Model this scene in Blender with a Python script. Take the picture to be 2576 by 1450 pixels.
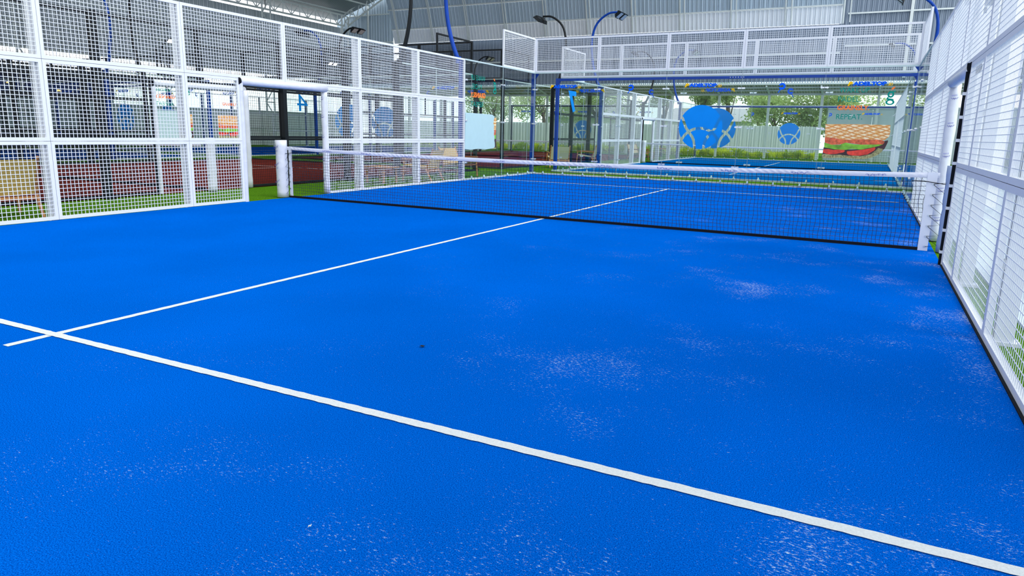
import bpy, bmesh, math, random
from mathutils import Vector, Matrix
from math import sin, cos, pi, radians, sqrt

for o in list(bpy.data.objects): bpy.data.objects.remove(o)
S = bpy.context.scene
COL = S.collection
random.seed(7)

# ------------------------------------------------------------------ camera
F_PX, CAMP = 1724.9, (4.243, -9.161, 1.2433)
YAW, PIT, ROL = -0.4681, 0.2022, 0.0228
def camera_axes():
    cy, sy, cp, sp = cos(YAW), sin(YAW), cos(PIT), sin(PIT)
    f = Vector((sy*cp, cy*cp, -sp)); r = Vector((cy, -sy, 0)); u = r.cross(f)
    c, s = cos(ROL), sin(ROL)
    return c*r+s*u, -s*r+c*u, f
_r, _u, _f = camera_axes()
cd = bpy.data.cameras.new('camera'); cam = bpy.data.objects.new('camera', cd); COL.objects.link(cam)
cam.matrix_world = Matrix(((_r.x, _u.x, -_f.x, CAMP[0]), (_r.y, _u.y, -_f.y, CAMP[1]), (_r.z, _u.z, -_f.z, CAMP[2]), (0, 0, 0, 1)))
cd.sensor_width = 36; cd.lens = 36*F_PX/2576
cd.shift_x = -13.33/2576; cd.shift_y = -38.73/2576
cd.clip_end = 500; cd.clip_start = 0.05
S.camera = cam
# ------------------------------------------------------------------ view, world, sun
S.view_settings.view_transform = 'Standard'; S.view_settings.look = 'None'
S.view_settings.gamma = 1; S.view_settings.use_curve_mapping = False
S.view_settings.exposure = 0.0
S.cycles.transparent_max_bounces = 48; S.cycles.max_bounces = 8
W = bpy.data.worlds.new('world'); S.world = W; W.use_nodes = True
nt = W.node_tree; nt.nodes.clear()
wo = nt.nodes.new('ShaderNodeOutputWorld'); bg = nt.nodes.new('ShaderNodeBackground')
tc = nt.nodes.new('ShaderNodeTexCoord'); ns = nt.nodes.new('ShaderNodeTexNoise'); cr = nt.nodes.new('ShaderNodeValToRGB')
ns.inputs['Scale'].default_value = 2.2; ns.inputs['Detail'].default_value = 3
cr.color_ramp.elements[0].color = (0.86, 0.93, 1.0, 1); cr.color_ramp.elements[1].color = (0.97, 0.985, 1.0, 1)
nt.links.new(tc.outputs['Generated'], ns.inputs['Vector']); nt.links.new(ns.outputs['Fac'], cr.inputs['Fac'])
nt.links.new(cr.outputs['Color'], bg.inputs['Color']); nt.links.new(bg.outputs[0], wo.inputs[0])
bg.inputs['Strength'].default_value = 1.7
sd = bpy.data.lights.new('sun', 'SUN'); sun = bpy.data.objects.new('sun', sd); COL.objects.link(sun)
sd.energy = 2.4; sd.angle = radians(35); sd.color = (1.0, 0.99, 0.97)
sun.rotation_euler = (radians(8), radians(46), 0)

# ------------------------------------------------------------------ materials
def newmat(name):
    m = bpy.data.materials.new(name); m.use_nodes = True; m.node_tree.nodes.clear()
    out = m.node_tree.nodes.new('ShaderNodeOutputMaterial'); return m, m.node_tree, out
def N(t, kind, **kw):
    n = t.nodes.new(kind)
    for k, v in kw.items():
        if k in n.inputs: n.inputs[k].default_value = v
        else: setattr(n, k, v)
    return n
def paint(name, col, rough=0.5, metal=0.0, var=0.06, scale=6.0, bump=0.0, bscale=40, spec=0.5):
    m, t, out = newmat(name)
    b = N(t, 'ShaderNodeBsdfPrincipled'); b.inputs['Roughness'].default_value = rough; b.inputs['Metallic'].default_value = metal
    b.inputs['Specular IOR Level'].default_value = spec
    c = N(t, 'ShaderNodeTexCoord'); n = N(t, 'ShaderNodeTexNoise'); n.inputs['Scale'].default_value = scale; n.inputs['Detail'].default_value = 4
    r = N(t, 'ShaderNodeValToRGB')
    r.color_ramp.elements[0].position = .3; r.color_ramp.elements[1].position = .7
    r.color_ramp.elements[0].color = tuple(max(0, x*(1-var)) for x in col)+(1,)
    r.color_ramp.elements[1].color = tuple(min(1, x*(1+var)) for x in col)+(1,)
    t.links.new(c.outputs['Object'], n.inputs['Vector']); t.links.new(n.outputs['Fac'], r.inputs['Fac']); t.links.new(r.outputs['Color'], b.inputs['Base Color'])
    if bump:
        n2 = N(t, 'ShaderNodeTexNoise'); n2.inputs['Scale'].default_value = bscale; n2.inputs['Detail'].default_value = 5
        bp = N(t, 'ShaderNodeBump'); bp.inputs['Strength'].default_value = bump; bp.inputs['Distance'].default_value = .01
        t.links.new(c.outputs['Object'], n2.inputs['Vector']); t.links.new(n2.outputs['Fac'], bp.inputs['Height']); t.links.new(bp.outputs[0], b.inputs['Normal'])
    t.links.new(b.outputs[0], out.inputs[0]); return m
def glass(name, tint, refl=0.10, body=0.0, bodycol=(.6, .8, .8)):
    m, t, out = newmat(name)
    tr = N(t, 'ShaderNodeBsdfTransparent'); tr.inputs[0].default_value = tint+(1,)
    gl = N(t, 'ShaderNodeBsdfGlossy'); gl.inputs['Roughness'].default_value = .01
    lw = N(t, 'ShaderNodeLayerWeight'); lw.inputs[0].default_value = .5
    p5 = N(t, 'ShaderNodeMath', operation='POWER'); p5.inputs[1].default_value = 5.0; t.links.new(lw.outputs['Facing'], p5.inputs[0])
    sc = N(t, 'ShaderNodeMath', operation='MULTIPLY_ADD'); sc.inputs[1].default_value = .9; sc.inputs[2].default_value = .005; t.links.new(p5.outputs[0], sc.inputs[0])
    mx = N(t, 'ShaderNodeMixShader'); t.links.new(sc.outputs[0], mx.inputs[0]); t.links.new(tr.outputs[0], mx.inputs[1]); t.links.new(gl.outputs[0], mx.inputs[2])
    last = mx
    if body:
        df = N(t, 'ShaderNodeBsdfDiffuse'); df.inputs[0].default_value = bodycol+(1,)
        m2 = N(t, 'ShaderNodeMixShader'); m2.inputs[0].default_value = body
        t.links.new(mx.outputs[0], m2.inputs[1]); t.links.new(df.outputs[0], m2.inputs[2]); last = m2
    t.links.new(last.outputs[0], out.inputs[0]); return m
def emis(name, col, st):
    m, t, out = newmat(name); e = N(t, 'ShaderNodeEmission'); e.inputs[0].default_value = col+(1,); e.inputs[1].default_value = st
    t.links.new(e.outputs[0], out.inputs[0]); return m
def turf(name, c0, c1, fine=180.0, specks=None, bump=.5):
    """short carpet-like turf; specks = sand dust, thicker towards one side of the court"""
    m, t, out = newmat(name); L = t.links.new
    b = N(t, 'ShaderNodeBsdfPrincipled'); b.inputs['Roughness'].default_value = .95; b.inputs['Specular IOR Level'].default_value = .0
    c = N(t, 'ShaderNodeTexCoord')
    n = N(t, 'ShaderNodeTexNoise'); n.inputs['Scale'].default_value = fine; n.inputs['Detail'].default_value = 5; n.inputs['Roughness'].default_value = .7
    L(c.outputs['Object'], n.inputs['Vector'])
    r = N(t, 'ShaderNodeValToRGB'); r.color_ramp.elements[0].position = .36; r.color_ramp.elements[1].position = .64
    r.color_ramp.elements[0].color = c0+(1,); r.color_ramp.elements[1].color = c1+(1,)
    L(n.outputs['Fac'], r.inputs['Fac']); col = r.outputs['Color']
    n0 = N(t, 'ShaderNodeTexNoise'); n0.inputs['Scale'].default_value = .6; n0.inputs['Detail'].default_value = 2
    L(c.outputs['Object'], n0.inputs['Vector'])
    hs = N(t, 'ShaderNodeHueSaturation'); mr = N(t, 'ShaderNodeMapRange'); mr.inputs[1].default_value = .3; mr.inputs[2].default_value = .7; mr.inputs[3].default_value = .92; mr.inputs[4].default_value = 1.08
    L(n0.outputs['Fac'], mr.inputs[0]); L(mr.outputs[0], hs.inputs['Value']); L(col, hs.inputs['Color']); col = hs.outputs[0]
    if specks:
        sx = N(t, 'ShaderNodeSeparateXYZ'); L(c.outputs['Object'], sx.inputs[0])
        g = N(t, 'ShaderNodeMapRange'); g.inputs[1].default_value = -2.5; g.inputs[2].default_value = 4.2; g.inputs[3].default_value = 0.0; g.inputs[4].default_value = 1.0
        L(sx.outputs[0], g.inputs[0])
        big = N(t, 'ShaderNodeTexNoise'); big.inputs['Scale'].default_value = 1.1; big.inputs['Detail'].default_value = 5; big.inputs['Roughness'].default_value = .65; L(c.outputs['Object'], big.inputs['Vector'])
        bm = N(t, 'ShaderNodeMapRange'); bm.inputs[1].default_value = .47; bm.inputs[2].default_value = .72; L(big.outputs['Fac'], bm.inputs[0])
        mul = N(t, 'ShaderNodeMath', operation='MULTIPLY'); L(g.outputs[0], mul.inputs[0]); L(bm.outputs[0], mul.inputs[1])
        add = N(t, 'ShaderNodeMath', operation='MULTIPLY_ADD'); add.inputs[1].default_value = .16; add.inputs[2].default_value = 0.0; L(mul.outputs[0], add.inputs[0])
        g2 = N(t, 'ShaderNodeMath', operation='MULTIPLY_ADD'); g2.inputs[1].default_value = .05; L(g.outputs[0], g2.inputs[0]); L(add.outputs[0], g2.inputs[2])
        sm = N(t, 'ShaderNodeMapping'); sm.inputs['Scale'].default_value = (.6, 1.3, 1); sm.inputs['Rotation'].default_value = (0, 0, .5); L(c.outputs['Object'], sm.inputs[0])
        sp = N(t, 'ShaderNodeTexNoise'); sp.inputs['Scale'].default_value = 85; sp.inputs['Detail'].default_value = 5; sp.inputs['Roughness'].default_value = .8; L(sm.outputs[0], sp.inputs['Vector'])
        s2 = N(t, 'ShaderNodeMath', operation='ADD'); L(sp.outputs['Fac'], s2.inputs[0]); L(g2.outputs[0], s2.inputs[1])
        th = N(t, 'ShaderNodeMapRange'); th.inputs[1].default_value = .69; th.inputs[2].default_value = .79; L(s2.outputs[0], th.inputs[0])
        mx = N(t, 'ShaderNodeMix', data_type='RGBA'); L(th.outputs[0], mx.inputs[0]); L(col, mx.inputs[6]); mx.inputs[7].default_value = specks+(1,); col = mx.outputs[2]
    L(col, b.inputs['Base Color'])
    bp = N(t, 'ShaderNodeBump'); bp.inputs['Strength'].default_value = bump; bp.inputs['Distance'].default_value = .004
    L(n.outputs['Fac'], bp.inputs['Height']); L(bp.outputs[0], b.inputs['Normal'])
    L(b.outputs[0], out.inputs[0]); return m
def wave_mat(name, c0, c1, scale, axis='X', rough=.5, rot=(0, 0, 0), distort=0.0, bump=0.0, metal=0.0):
    m, t, out = newmat(name); L = t.links.new
    b = N(t, 'ShaderNodeBsdfPrincipled'); b.inputs['Roughness'].default_value = rough; b.inputs['Metallic'].default_value = metal
    c = N(t, 'ShaderNodeTexCoord'); mp = N(t, 'ShaderNodeMapping'); mp.inputs['Rotation'].default_value = rot
    w = N(t, 'ShaderNodeTexWave'); w.bands_direction = axis; w.inputs['Scale'].default_value = scale; w.inputs['Distortion'].default_value = distort
    r = N(t, 'ShaderNodeValToRGB'); r.color_ramp.elements[0].color = c0+(1,); r.color_ramp.elements[1].color = c1+(1,)
    L(c.outputs['Object'], mp.inputs[0]); L(mp.outputs[0], w.inputs['Vector']); L(w.outputs['Fac'], r.inputs[0]); L(r.outputs[0], b.inputs['Base Color'])
    if bump:
        bp = N(t, 'ShaderNodeBump'); bp.inputs['Strength'].default_value = bump; bp.inputs['Distance'].default_value = .02
        L(w.outputs['Fac'], bp.inputs['Height']); L(bp.outputs[0], b.inputs['Normal'])
    L(b.outputs[0], out.inputs[0]); return m
def bread_mat():
    m, t, out = newmat('toasted_bread'); L = t.links.new
    b = N(t, 'ShaderNodeBsdfPrincipled'); b.inputs['Roughness'].default_value = .6
    c = N(t, 'ShaderNodeTexCoord')
    facs = []
    for ang, sc in ((1.28, 4.6), (1.9, 3.4)):
        mp = N(t, 'ShaderNodeMapping'); mp.inputs['Rotation'].default_value = (0, ang, 0)
        w = N(t, 'ShaderNodeTexWave'); w.bands_direction = 'X'; w.inputs['Scale'].default_value = sc; w.inputs['Distortion'].default_value = 1.2; w.inputs['Detail Scale'].default_value = 3
        r = N(t, 'ShaderNodeMapRange'); r.inputs[1].default_value = .55; r.inputs[2].default_value = .95
        L(c.outputs['Object'], mp.inputs[0]); L(mp.outputs[0], w.inputs['Vector']); L(w.outputs['Fac'], r.inputs[0]); facs.append(r.outputs[0])
    mxm = N(t, 'ShaderNodeMath', operation='MAXIMUM'); L(facs[0], mxm.inputs[0]); L(facs[1], mxm.inputs[1])
    n = N(t, 'ShaderNodeTexNoise'); n.inputs['Scale'].default_value = 9; n.inputs['Detail'].default_value = 5; L(c.outputs['Object'], n.inputs['Vector'])
    r0 = N(t, 'ShaderNodeValToRGB'); r0.color_ramp.elements[0].color = (.95, .78, .5, 1); r0.color_ramp.elements[1].color = (.85, .5, .17, 1)
    r0.color_ramp.elements[0].position = .42; r0.color_ramp.elements[1].position = .62
    L(n.outputs['Fac'], r0.inputs[0])
    mx = N(t, 'ShaderNodeMix', data_type='RGBA'); L(mxm.outputs[0], mx.inputs[0]); L(r0.outputs[0], mx.inputs[6]); mx.inputs[7].default_value = (.7, .28, .06, 1)
    L(mx.outputs[2], b.inputs['Base Color']); L(b.outputs[0], out.inputs[0]); return m

def translucent(m, col, amt):
    t = m.node_tree; out = [n for n in t.nodes if n.type == 'OUTPUT_MATERIAL'][0]; src = out.inputs[0].links[0].from_socket
    tl = N(t, 'ShaderNodeBsdfTranslucent'); tl.inputs[0].default_value = col+(1,); mx = N(t, 'ShaderNodeMixShader'); mx.inputs[0].default_value = amt
    t.links.new(src, mx.inputs[1]); t.links.new(tl.outputs[0], mx.inputs[2]); t.links.new(mx.outputs[0], out.inputs[0]); return m
M = {}
M['white'] = paint('white_powder_coat', (.64, .67, .71), .45, 0, .02)
M['wire'] = paint('white_mesh_wire', (.66, .70, .74), .5, 0, .02)
M['pad'] = paint('white_vinyl_pad', (.58, .61, .67), .35, 0, .05, 9, .5, 14)
M['bluepad'] = paint('blue_grey_vinyl_pad', (.26, .34, .52), .4, 0, .05, 9, .4, 12)
M['blue'] = paint('blue_steel_paint', (.003, .045, .30), .5, 0, .1, spec=.15)
M['black'] = paint('black_steel_paint', (.007, .010, .013), .5, 0, .1, spec=.2)
M['turf_a'] = turf('blue_court_turf', (.0, .026, .22), (.0, .150, .70), 230, (.50, .62, .70))
M['turf_b'] = turf('blue_court_turf_rear', (.0, .075, .28), (.0, .12, .40), 90)
M['turf_red'] = turf('red_court_turf', (.075, .012, .010), (.15, .028, .02), 90)
M['turf_blue_far'] = turf('outer_blue_turf', (.0, .04, .26), (.0, .07, .38), 60)
M['grass'] = turf('green_artificial_grass', (.008, .045, .003), (.12, .29, .015), 70, None, 1.0)
M['line'] = paint('white_line_turf', (.56, .59, .60), .9, 0, .08, 150, .3, 160, .1)
M['curb'] = paint('pale_concrete', (.46, .53, .54), .8, 0, .12, 12, .2, 60)
M['glass'] = glass('tempered_glass', (.965, .992, .988))
M['glass_edge'] = paint('glass_edge', (.44, .56, .56), .15, 0, .05)
M['steel'] = paint('brushed_steel', (.62, .66, .70), .3, .6, .08)
M['sticker'] = paint('blue_vinyl', (.0, .235, .72), .5, 0, .04, 3, spec=.1)
M['txtblue'] = paint('blue_lettering', (.0, .10, .72), .5, spec=.1)
M['txtyel'] = paint('yellow_lettering', (.9, .50, .0), .5, spec=.1)
M['txtgreen'] = paint('green_lettering', (.0, .25, .19), .5, spec=.1)
M['txtteal'] = paint('dark_teal_lettering', (.01, .17, .16), .5, spec=.1)
M['txtorange'] = paint('orange_lettering', (1.0, .20, .03), .5, spec=.1)
M['bread'] = bread_mat()
M['sauce'] = paint('tomato_sauce', (.75, .12, .04), .4, 0, .5, 14)
M['avocado'] = paint('avocado', (.20, .50, .03), .5, 0, .5, 5)
M['fillshade'] = paint('dark_filling', (.05, .02, .025), .6, 0, .3)
M['tomato'] = paint('tomato_slice', (.80, .045, .02), .3, 0, .35, 9)
M['quinoa'] = paint('grain_filling', (.34, .32, .14), .8, 0, .6, 35)
M['backing'] = paint('white_sticker_backing', (.44, .60, .62), .5, 0, .02, spec=.1)
M['net'] = paint('black_net_cord', (.006, .010, .025), .8)
M['netband'] = paint('net_band_fabric', (.60, .62, .70), .8, 0, .04, 4)
M['netside'] = paint('white_net_side_tape', (.58, .61, .70), .7, 0, .04)
M['ink'] = paint('blue_print', (.12, .14, .5), .6)
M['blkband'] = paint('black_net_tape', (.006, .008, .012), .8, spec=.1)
M['clad'] = wave_mat('corrugated_cladding', (.30, .41, .50), (.54, .65, .75), 3.4, 'X', .45, (0, 0, 0), 0, .6, .3)
M['cladshade'] = wave_mat('corrugated_cladding_shaded', (.11, .15, .21), (.22, .28, .36), 3.4, 'X', .45, (0, 0, 0), 0, .6)  # darker copy of the cladding, hall shade put into its colour
M['cladlit'] = wave_mat('corrugated_cladding_lit', (.70, .78, .86), (.88, .92, .96), 3.4, 'X', .45, (0, 0, 0), 0, .6)  # lighter copy of the cladding, daylight on the bottom row painted in
M['cladside'] = wave_mat('corrugated_side_cladding', (.36, .42, .46), (.62, .68, .72), 2.2, 'Y', .5, (0, 0, 0), 0, .6)
M['roof'] = wave_mat('corrugated_roof', (.09, .12, .14), (.34, .38, .40), 2.4, 'Y', .4, (0, 0, 0), 0, .7)
M['olive'] = wave_mat('olive_roof_sheet', (.24, .26, .17), (.52, .55, .42), 2.0, 'X', .5, (0, 0, 0), 0, .6)
M['steelwork'] = paint('pale_steelwork', (.60, .66, .66), .5, 0, .05)
M['steelwhite'] = paint('white_steelwork', (.86, .89, .96), .4, 0, .03)
M['fence'] = wave_mat('corrugated_fence', (.66, .74, .75), (.95, .97, .97), 2.1, 'X', .5, (0, 0, 0), 0, .5)
M['sheetwall'] = paint('pale_blue_panel', (.50, .60, .64), .6, 0, .05)
M['tarp'] = translucent(wave_mat('white_tarpaulin', (.82, .86, .94), (.95, .97, 1.0), .55, 'Y', .6, (0, 0, 0), 3.0, .3), (.95, .97, 1.0), .65)
M['tarpclear'] = translucent(paint('pale_corrugated_sheet', (.80, .86, .94), .5, 0, .05), (.9, .95, 1.0), .4)
M['leaf'] = translucent(paint('tree_leaves', (.22, .34, .14), .7, 0, .4, 1.3), (.34, .46, .16), .45)
M['leaf2'] = translucent(paint('light_tree_leaves', (.34, .48, .20), .7, 0, .4, 1.3), (.48, .60, .22), .45)
M['hedge'] = translucent(paint('yellow_green_leaves', (.62, .72, .04), .6, 0, .4, 3), (.85, .9, .08), .5)
M['hedgedk'] = translucent(paint('green_leaves', (.30, .45, .06), .6, 0, .5, 3), (.5, .65, .1), .5)
M['bark'] = paint('bark', (.12, .09, .07), .9, 0, .3)
M['wicker'] = wave_mat('yellow_wicker', (.42, .27, .05), (.80, .54, .13), 34, 'Z', .7, (0, 0, 0), .6, .5)
M['wood'] = wave_mat('warm_wood', (.34, .13, .04), (.55, .25, .08), 3, 'Z', .5, (0, 0, 0), 3)
M['paleweave'] = wave_mat('beige_weave', (.44, .38, .22), (.70, .64, .42), 34, 'Z', .7, (0, 0, 0), .6, .5)
M['lampface'] = paint('lamp_glass', (.55, .58, .60), .15, .2)
M['lamplit'] = emis('lit_lamp', (1, 1, .97), 22)
M['warm'] = emis('warm_lamp', (1, .62, .2), 3)
M['banner'] = paint('blue_banner', (.006, .04, .22), .6, 0, .2)
M['darkwall'] = paint('dark_building_wall', (.03, .045, .05), .7, 0, .2)
M['window'] = paint('pale_window_glass', (.45, .55, .58), .2, 0, .15, 2)
M['roofgrey'] = paint('grey_house_roof', (.30, .31, .33), .8, 0, .1)
M['housewhite'] = paint('white_house_wall', (.80, .82, .82), .8, 0, .04)

# ------------------------------------------------------------------ mesh helpers
class MB:
    def __init__(s): s.v = []; s.f = []
    def box(s, a, b):
        x0, y0, z0 = [min(p, q) for p, q in zip(a, b)]; x1, y1, z1 = [max(p, q) for p, q in zip(a, b)]
        i = len(s.v)
        s.v += [(x0, y0, z0), (x1, y0, z0), (x1, y1, z0), (x0, y1, z0), (x0, y0, z1), (x1, y0, z1), (x1, y1, z1), (x0, y1, z1)]
        s.f += [tuple(i+k for k in q) for q in ((0, 3, 2, 1), (4, 5, 6, 7), (0, 1, 5, 4), (1, 2, 6, 5), (2, 3, 7, 6), (3, 0, 4, 7))]
        return s
    def tube(s, path, r, n=8, cap=True):
        P = [Vector(p) for p in path]; rr = r if isinstance(r, (list, tuple)) else [r]*len(P)
        rings = []; up0 = None
        for k, p in enumerate(P):
            d = (P[min(k+1, len(P)-1)]-P[max(k-1, 0)]).normalized()
            ref = Vector((0, 0, 1)) if abs(d.z) < .9 else Vector((1, 0, 0))
            if up0 is not None: ref = up0
            a = ref.cross(d)
            if a.length < 1e-4: a = Vector((0, 1, 0)).cross(d)
            a.normalize(); b = d.cross(a); up0 = b
            i = len(s.v)
            for j in range(n):
                t = 2*pi*j/n+pi/n
                s.v.append(tuple(p+(a*cos(t)+b*sin(t))*rr[k]))
            rings.append(i)
        for i0, i1 in zip(rings, rings[1:]):
            for j in range(n): s.f.append((i0+j, i0+(j+1) % n, i1+(j+1) % n, i1+j))
        if cap:
            s.f.append(tuple(rings[0]+j for j in reversed(range(n)))); s.f.append(tuple(rings[-1]+j for j in range(n)))
        return s
    def bar(s, a, b, w): return s.tube([a, b], w*.7071, 4)
    def quad(s, *p):
        i = len(s.v); s.v += [tuple(q) for q in p]; s.f.append(tuple(range(i, i+len(p)))); return s
    def build(s, name, mat, parent=None, smooth=False, origin=None, bevel=0):
        me = bpy.data.meshes.new(name)
        o = bpy.data.objects.new(name, me)
        org = Vector(origin) if origin is not None else Vector((0, 0, 0))
        vs = [tuple(Vector(v)-org) for v in s.v] if origin is not None else s.v
        me.from_pydata(vs, [], s.f); me.validate(); me.update()
        bm = bmesh.new(); bm.from_mesh(me); bmesh.ops.recalc_face_normals(bm, faces=bm.faces); bm.to_mesh(me); bm.free()
        if smooth:
            for p in me.polygons: p.use_smooth = True
        me.materials.append(mat if not isinstance(mat, str) else M[mat]); COL.objects.link(o)
        if bevel:
            md = o.modifiers.new('bevel', 'BEVEL'); md.width = bevel; md.segments = 2; md.limit_method = 'ANGLE'
        if parent is not None:
            o.parent = parent
            o.location = org-parent.location if origin is not None else -Vector(parent.location)
        else: o.location = org
        return o
USED = {}
def tag(o, label, cat, group=None):
    n = len(label.split()); assert 4 <= n <= 16, label
    if label in USED and not group: raise ValueError('dup label '+label)
    USED[label] = 1
    o['label'] = label; o['category'] = cat
    if group: o['group'] = group
    return o
def empty(name, loc, label, cat, group=None):
    o = bpy.data.objects.new(name, None); COL.objects.link(o); o.location = loc; o.empty_display_size = .1
    return tag(o, label, cat, group)
def struct(o, kind='structure'): o['kind'] = kind; return o
def copy_thing(root, dx, label, group=None):
    r = root.copy(); COL.objects.link(r); r.location = Vector(root.location)+Vector(dx)
    for ch in list(root.children):
        c = ch.copy(); COL.objects.link(c); c.parent = r
        for g in ch.children:
            d = g.copy(); COL.objects.link(d); d.parent = c
    return tag(r, label, root['category'], group or root.get('group'))
def poly_slab(mb, pts3, nrm, th):
    """closed outline in 3-D, given thickness along nrm"""
    i = len(mb.v); n = len(pts3); nv = Vector(nrm)*th
    mb.v += [tuple(p) for p in pts3]+[tuple(Vector(p)+nv) for p in pts3]
    mb.f.append(tuple(i+k for k in range(n))); mb.f.append(tuple(i+n+k for k in reversed(range(n))))
    for k in range(n): mb.f.append((i+k, i+(k+1) % n, i+n+(k+1) % n, i+n+k))
def implicit(f, x0, x1, y0, y1, n):
    """2-D region f>0 as polygons (marching squares)"""
    dx = (x1-x0)/n; m = int(round((y1-y0)/dx)); G = [[f(x0+i*dx, y0+j*dx) for i in range(n+1)] for j in range(m+1)]
    out = []
    for j in range(m):
        for i in range(n):
            c = [(i, j), (i+1, j), (i+1, j+1), (i, j+1)]; v = [G[b][a] for a, b in c]
            if max(v) <= 0: continue
            poly = []
            for k in range(4):
                a, b = c[k], c[(k+1) % 4]; va, vb = v[k], v[(k+1) % 4]
                if va > 0: poly.append((x0+a[0]*dx, y0+a[1]*dx))
                if (va > 0) != (vb > 0):
                    t = va/(va-vb); poly.append((x0+(a[0]+(b[0]-a[0])*t)*dx, y0+(a[1]+(b[1]-a[1])*t)*dx))
            if len(poly) > 2: out.append(poly)
    return out
TXT = {}
def text_mesh(s, bold=0.0, shear=0.0):
    k = (s, bold, shear)
    if k in TXT: return TXT[k]
    cu = bpy.data.curves.new('t', 'FONT'); cu.body = s; cu.size = 1; cu.offset = bold; cu.shear = shear; cu.extrude = .0; cu.resolution_u = 5
    cu.fill_mode = 'BOTH' if hasattr(cu, 'fill_mode') else cu.fill_mode
    o = bpy.data.objects.new('t', cu); COL.objects.link(o)
    dg = bpy.context.evaluated_depsgraph_get(); dg.update()
    me = bpy.data.meshes.new_from_object(o.evaluated_get(dg))
    vs = [tuple(v.co) for v in me.vertices]; fs = [tuple(p.vertices) for p in me.polygons]
    bpy.data.objects.remove(o); bpy.data.curves.remove(cu); bpy.data.meshes.remove(me)
    x0 = min(v[0] for v in vs); x1 = max(v[0] for v in vs); y0 = min(v[1] for v in vs); y1 = max(v[1] for v in vs)
    TXT[k] = (vs, fs, x0, x1, y0, y1); return TXT[k]
def lettering(mb, s, org, ax, ay, w, h, bold=0.0, shear=0.0):
    """writes s into the box org + [0,w]*ax + [0,h]*ay"""
    vs, fs, x0, x1, y0, y1 = text_mesh(s, bold, shear)
    i = len(mb.v); org = Vector(org); ax = Vector(ax); ay = Vector(ay)
    mb.v += [tuple(org+ax*((v[0]-x0)/(x1-x0)*w)+ay*((v[1]-y0)/(y1-y0)*h)) for v in vs]
    mb.f += [tuple(i+k for k in f) for f in fs]

def squiggle(mb, org, ax, ay, w, h, seed, t=.0035):
    """unreadable handwriting-like stroke inside the box w x h"""
    rnd = random.Random(seed); org = Vector(org); ax = Vector(ax); ay = Vector(ay); pts = []; n = 46
    for i in range(n):
        u = i/(n-1); a = u*2*pi*5.3+1.1*sin(u*9+seed)
        pts.append((w*(u+.05*sin(a)), h*(.45+.16*sin(u*5+seed)+.38*sin(a*1.6+.8)*abs(sin(u*11+seed)))))
    for (x0, y0), (x1, y1) in zip(pts, pts[1:]):
        dx, dy = x1-x0, y1-y0; L = sqrt(dx*dx+dy*dy)+1e-6; nx, ny = -dy/L*t/2, dx/L*t/2
        mb.quad(*[tuple(org+ax*a+ay*b) for a, b in ((x0+nx, y0+ny), (x1+nx, y1+ny), (x1-nx, y1-ny), (x0-nx, y0-ny))])
# ------------------------------------------------------------------ grounds
def ground(name, x0, x1, y0, y1, z, mat, th=.02):
    return struct(MB().box((x0, y0, z-th), (x1, y1, z)).build(name, mat))
ground('floor', -35, 14, -14, 60, -.012, 'grass', .05)
ground('floor_apron', 5.3, 14, -14, 34, .004, 'sheetwall', .03)
def rough_strip(a, b, w, z, step=.03, jit=.0022):
    """painted turf line: a strip with slightly ragged edges"""
    mb = MB(); a = Vector((a[0], a[1], 0)); b = Vector((b[0], b[1], 0)); d = (b-a); L = d.length; d.normalize(); n = Vector((-d.y, d.x, 0)); k = max(2, int(L/step))
    rnd = random.Random(int(L*1000)+int(w*1000))
    for i in range(k+1):
        p = a+d*(L*i/k)
        for s in (-1, 1): q = p+n*(s*(w/2+rnd.uniform(-jit, jit))); mb.v.append((q.x, q.y, z))
    for i in range(k): mb.f.append((2*i, 2*i+1, 2*i+3, 2*i+2))
    return mb
COURTS = {
 'A': dict(c=(0, 0), floor='turf_a', frame='white', post='white', corner='blue', nm='near blue court'),
 'B': dict(c=(0, 22), floor='turf_b', frame='white', post='white', corner='blue', nm='rear blue court'),
 'C': dict(c=(-12.2, 0), floor='turf_red', frame='black', post='black', corner='black', nm='near red court'),
 'D': dict(c=(-12.2, 22), floor='turf_red', frame='black', post='black', corner='black', nm='rear red court'),
 'E': dict(c=(-24.4, 0), floor='turf_blue_far', frame='black', post='blue', corner='blue', nm='outer near court'),
 'F': dict(c=(-24.4, 22), floor='turf_blue_far', frame='white', post='blue', corner='blue', nm='outer rear court')}
for k, C in COURTS.items():
    cx, cy = C['c']
    fl = ground('floor_court', cx-5.0, cx+5.0, cy-10, cy+10, 0.0, C['floor'], .012)
    fine = .03 if k == 'A' else .5
    lw = .055
    for nm, a, b in (('center_line', (cx+.02, cy-7.17, .002), (cx+.02, cy+7.08, .002)), ('service_line', (cx-4.98, cy-6.96, .004), (cx+4.98, cy-6.86, .004)), ('service_line', (cx-4.98, cy+6.95, .004), (cx+4.98, cy+6.95, .004))):
        rough_strip(a, b, lw, a[2], fine, .0022 if k == 'A' else 0).build(nm, 'line', fl)
    mb = MB()
    for s in (-1, 1):
        for y0, y1 in ((-10.14, -6), (6, 10.14)): mb.box((cx+s*5.0, cy+y0, -.01), (cx+s*5.13, cy+y1, .035))
        mb.box((cx-5, cy+s*10.0, -.01), (cx+5, cy+s*10.14, .035))
    mb.build('concrete_curb', 'curb' if k not in 'CD' else 'black', fl)

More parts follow.
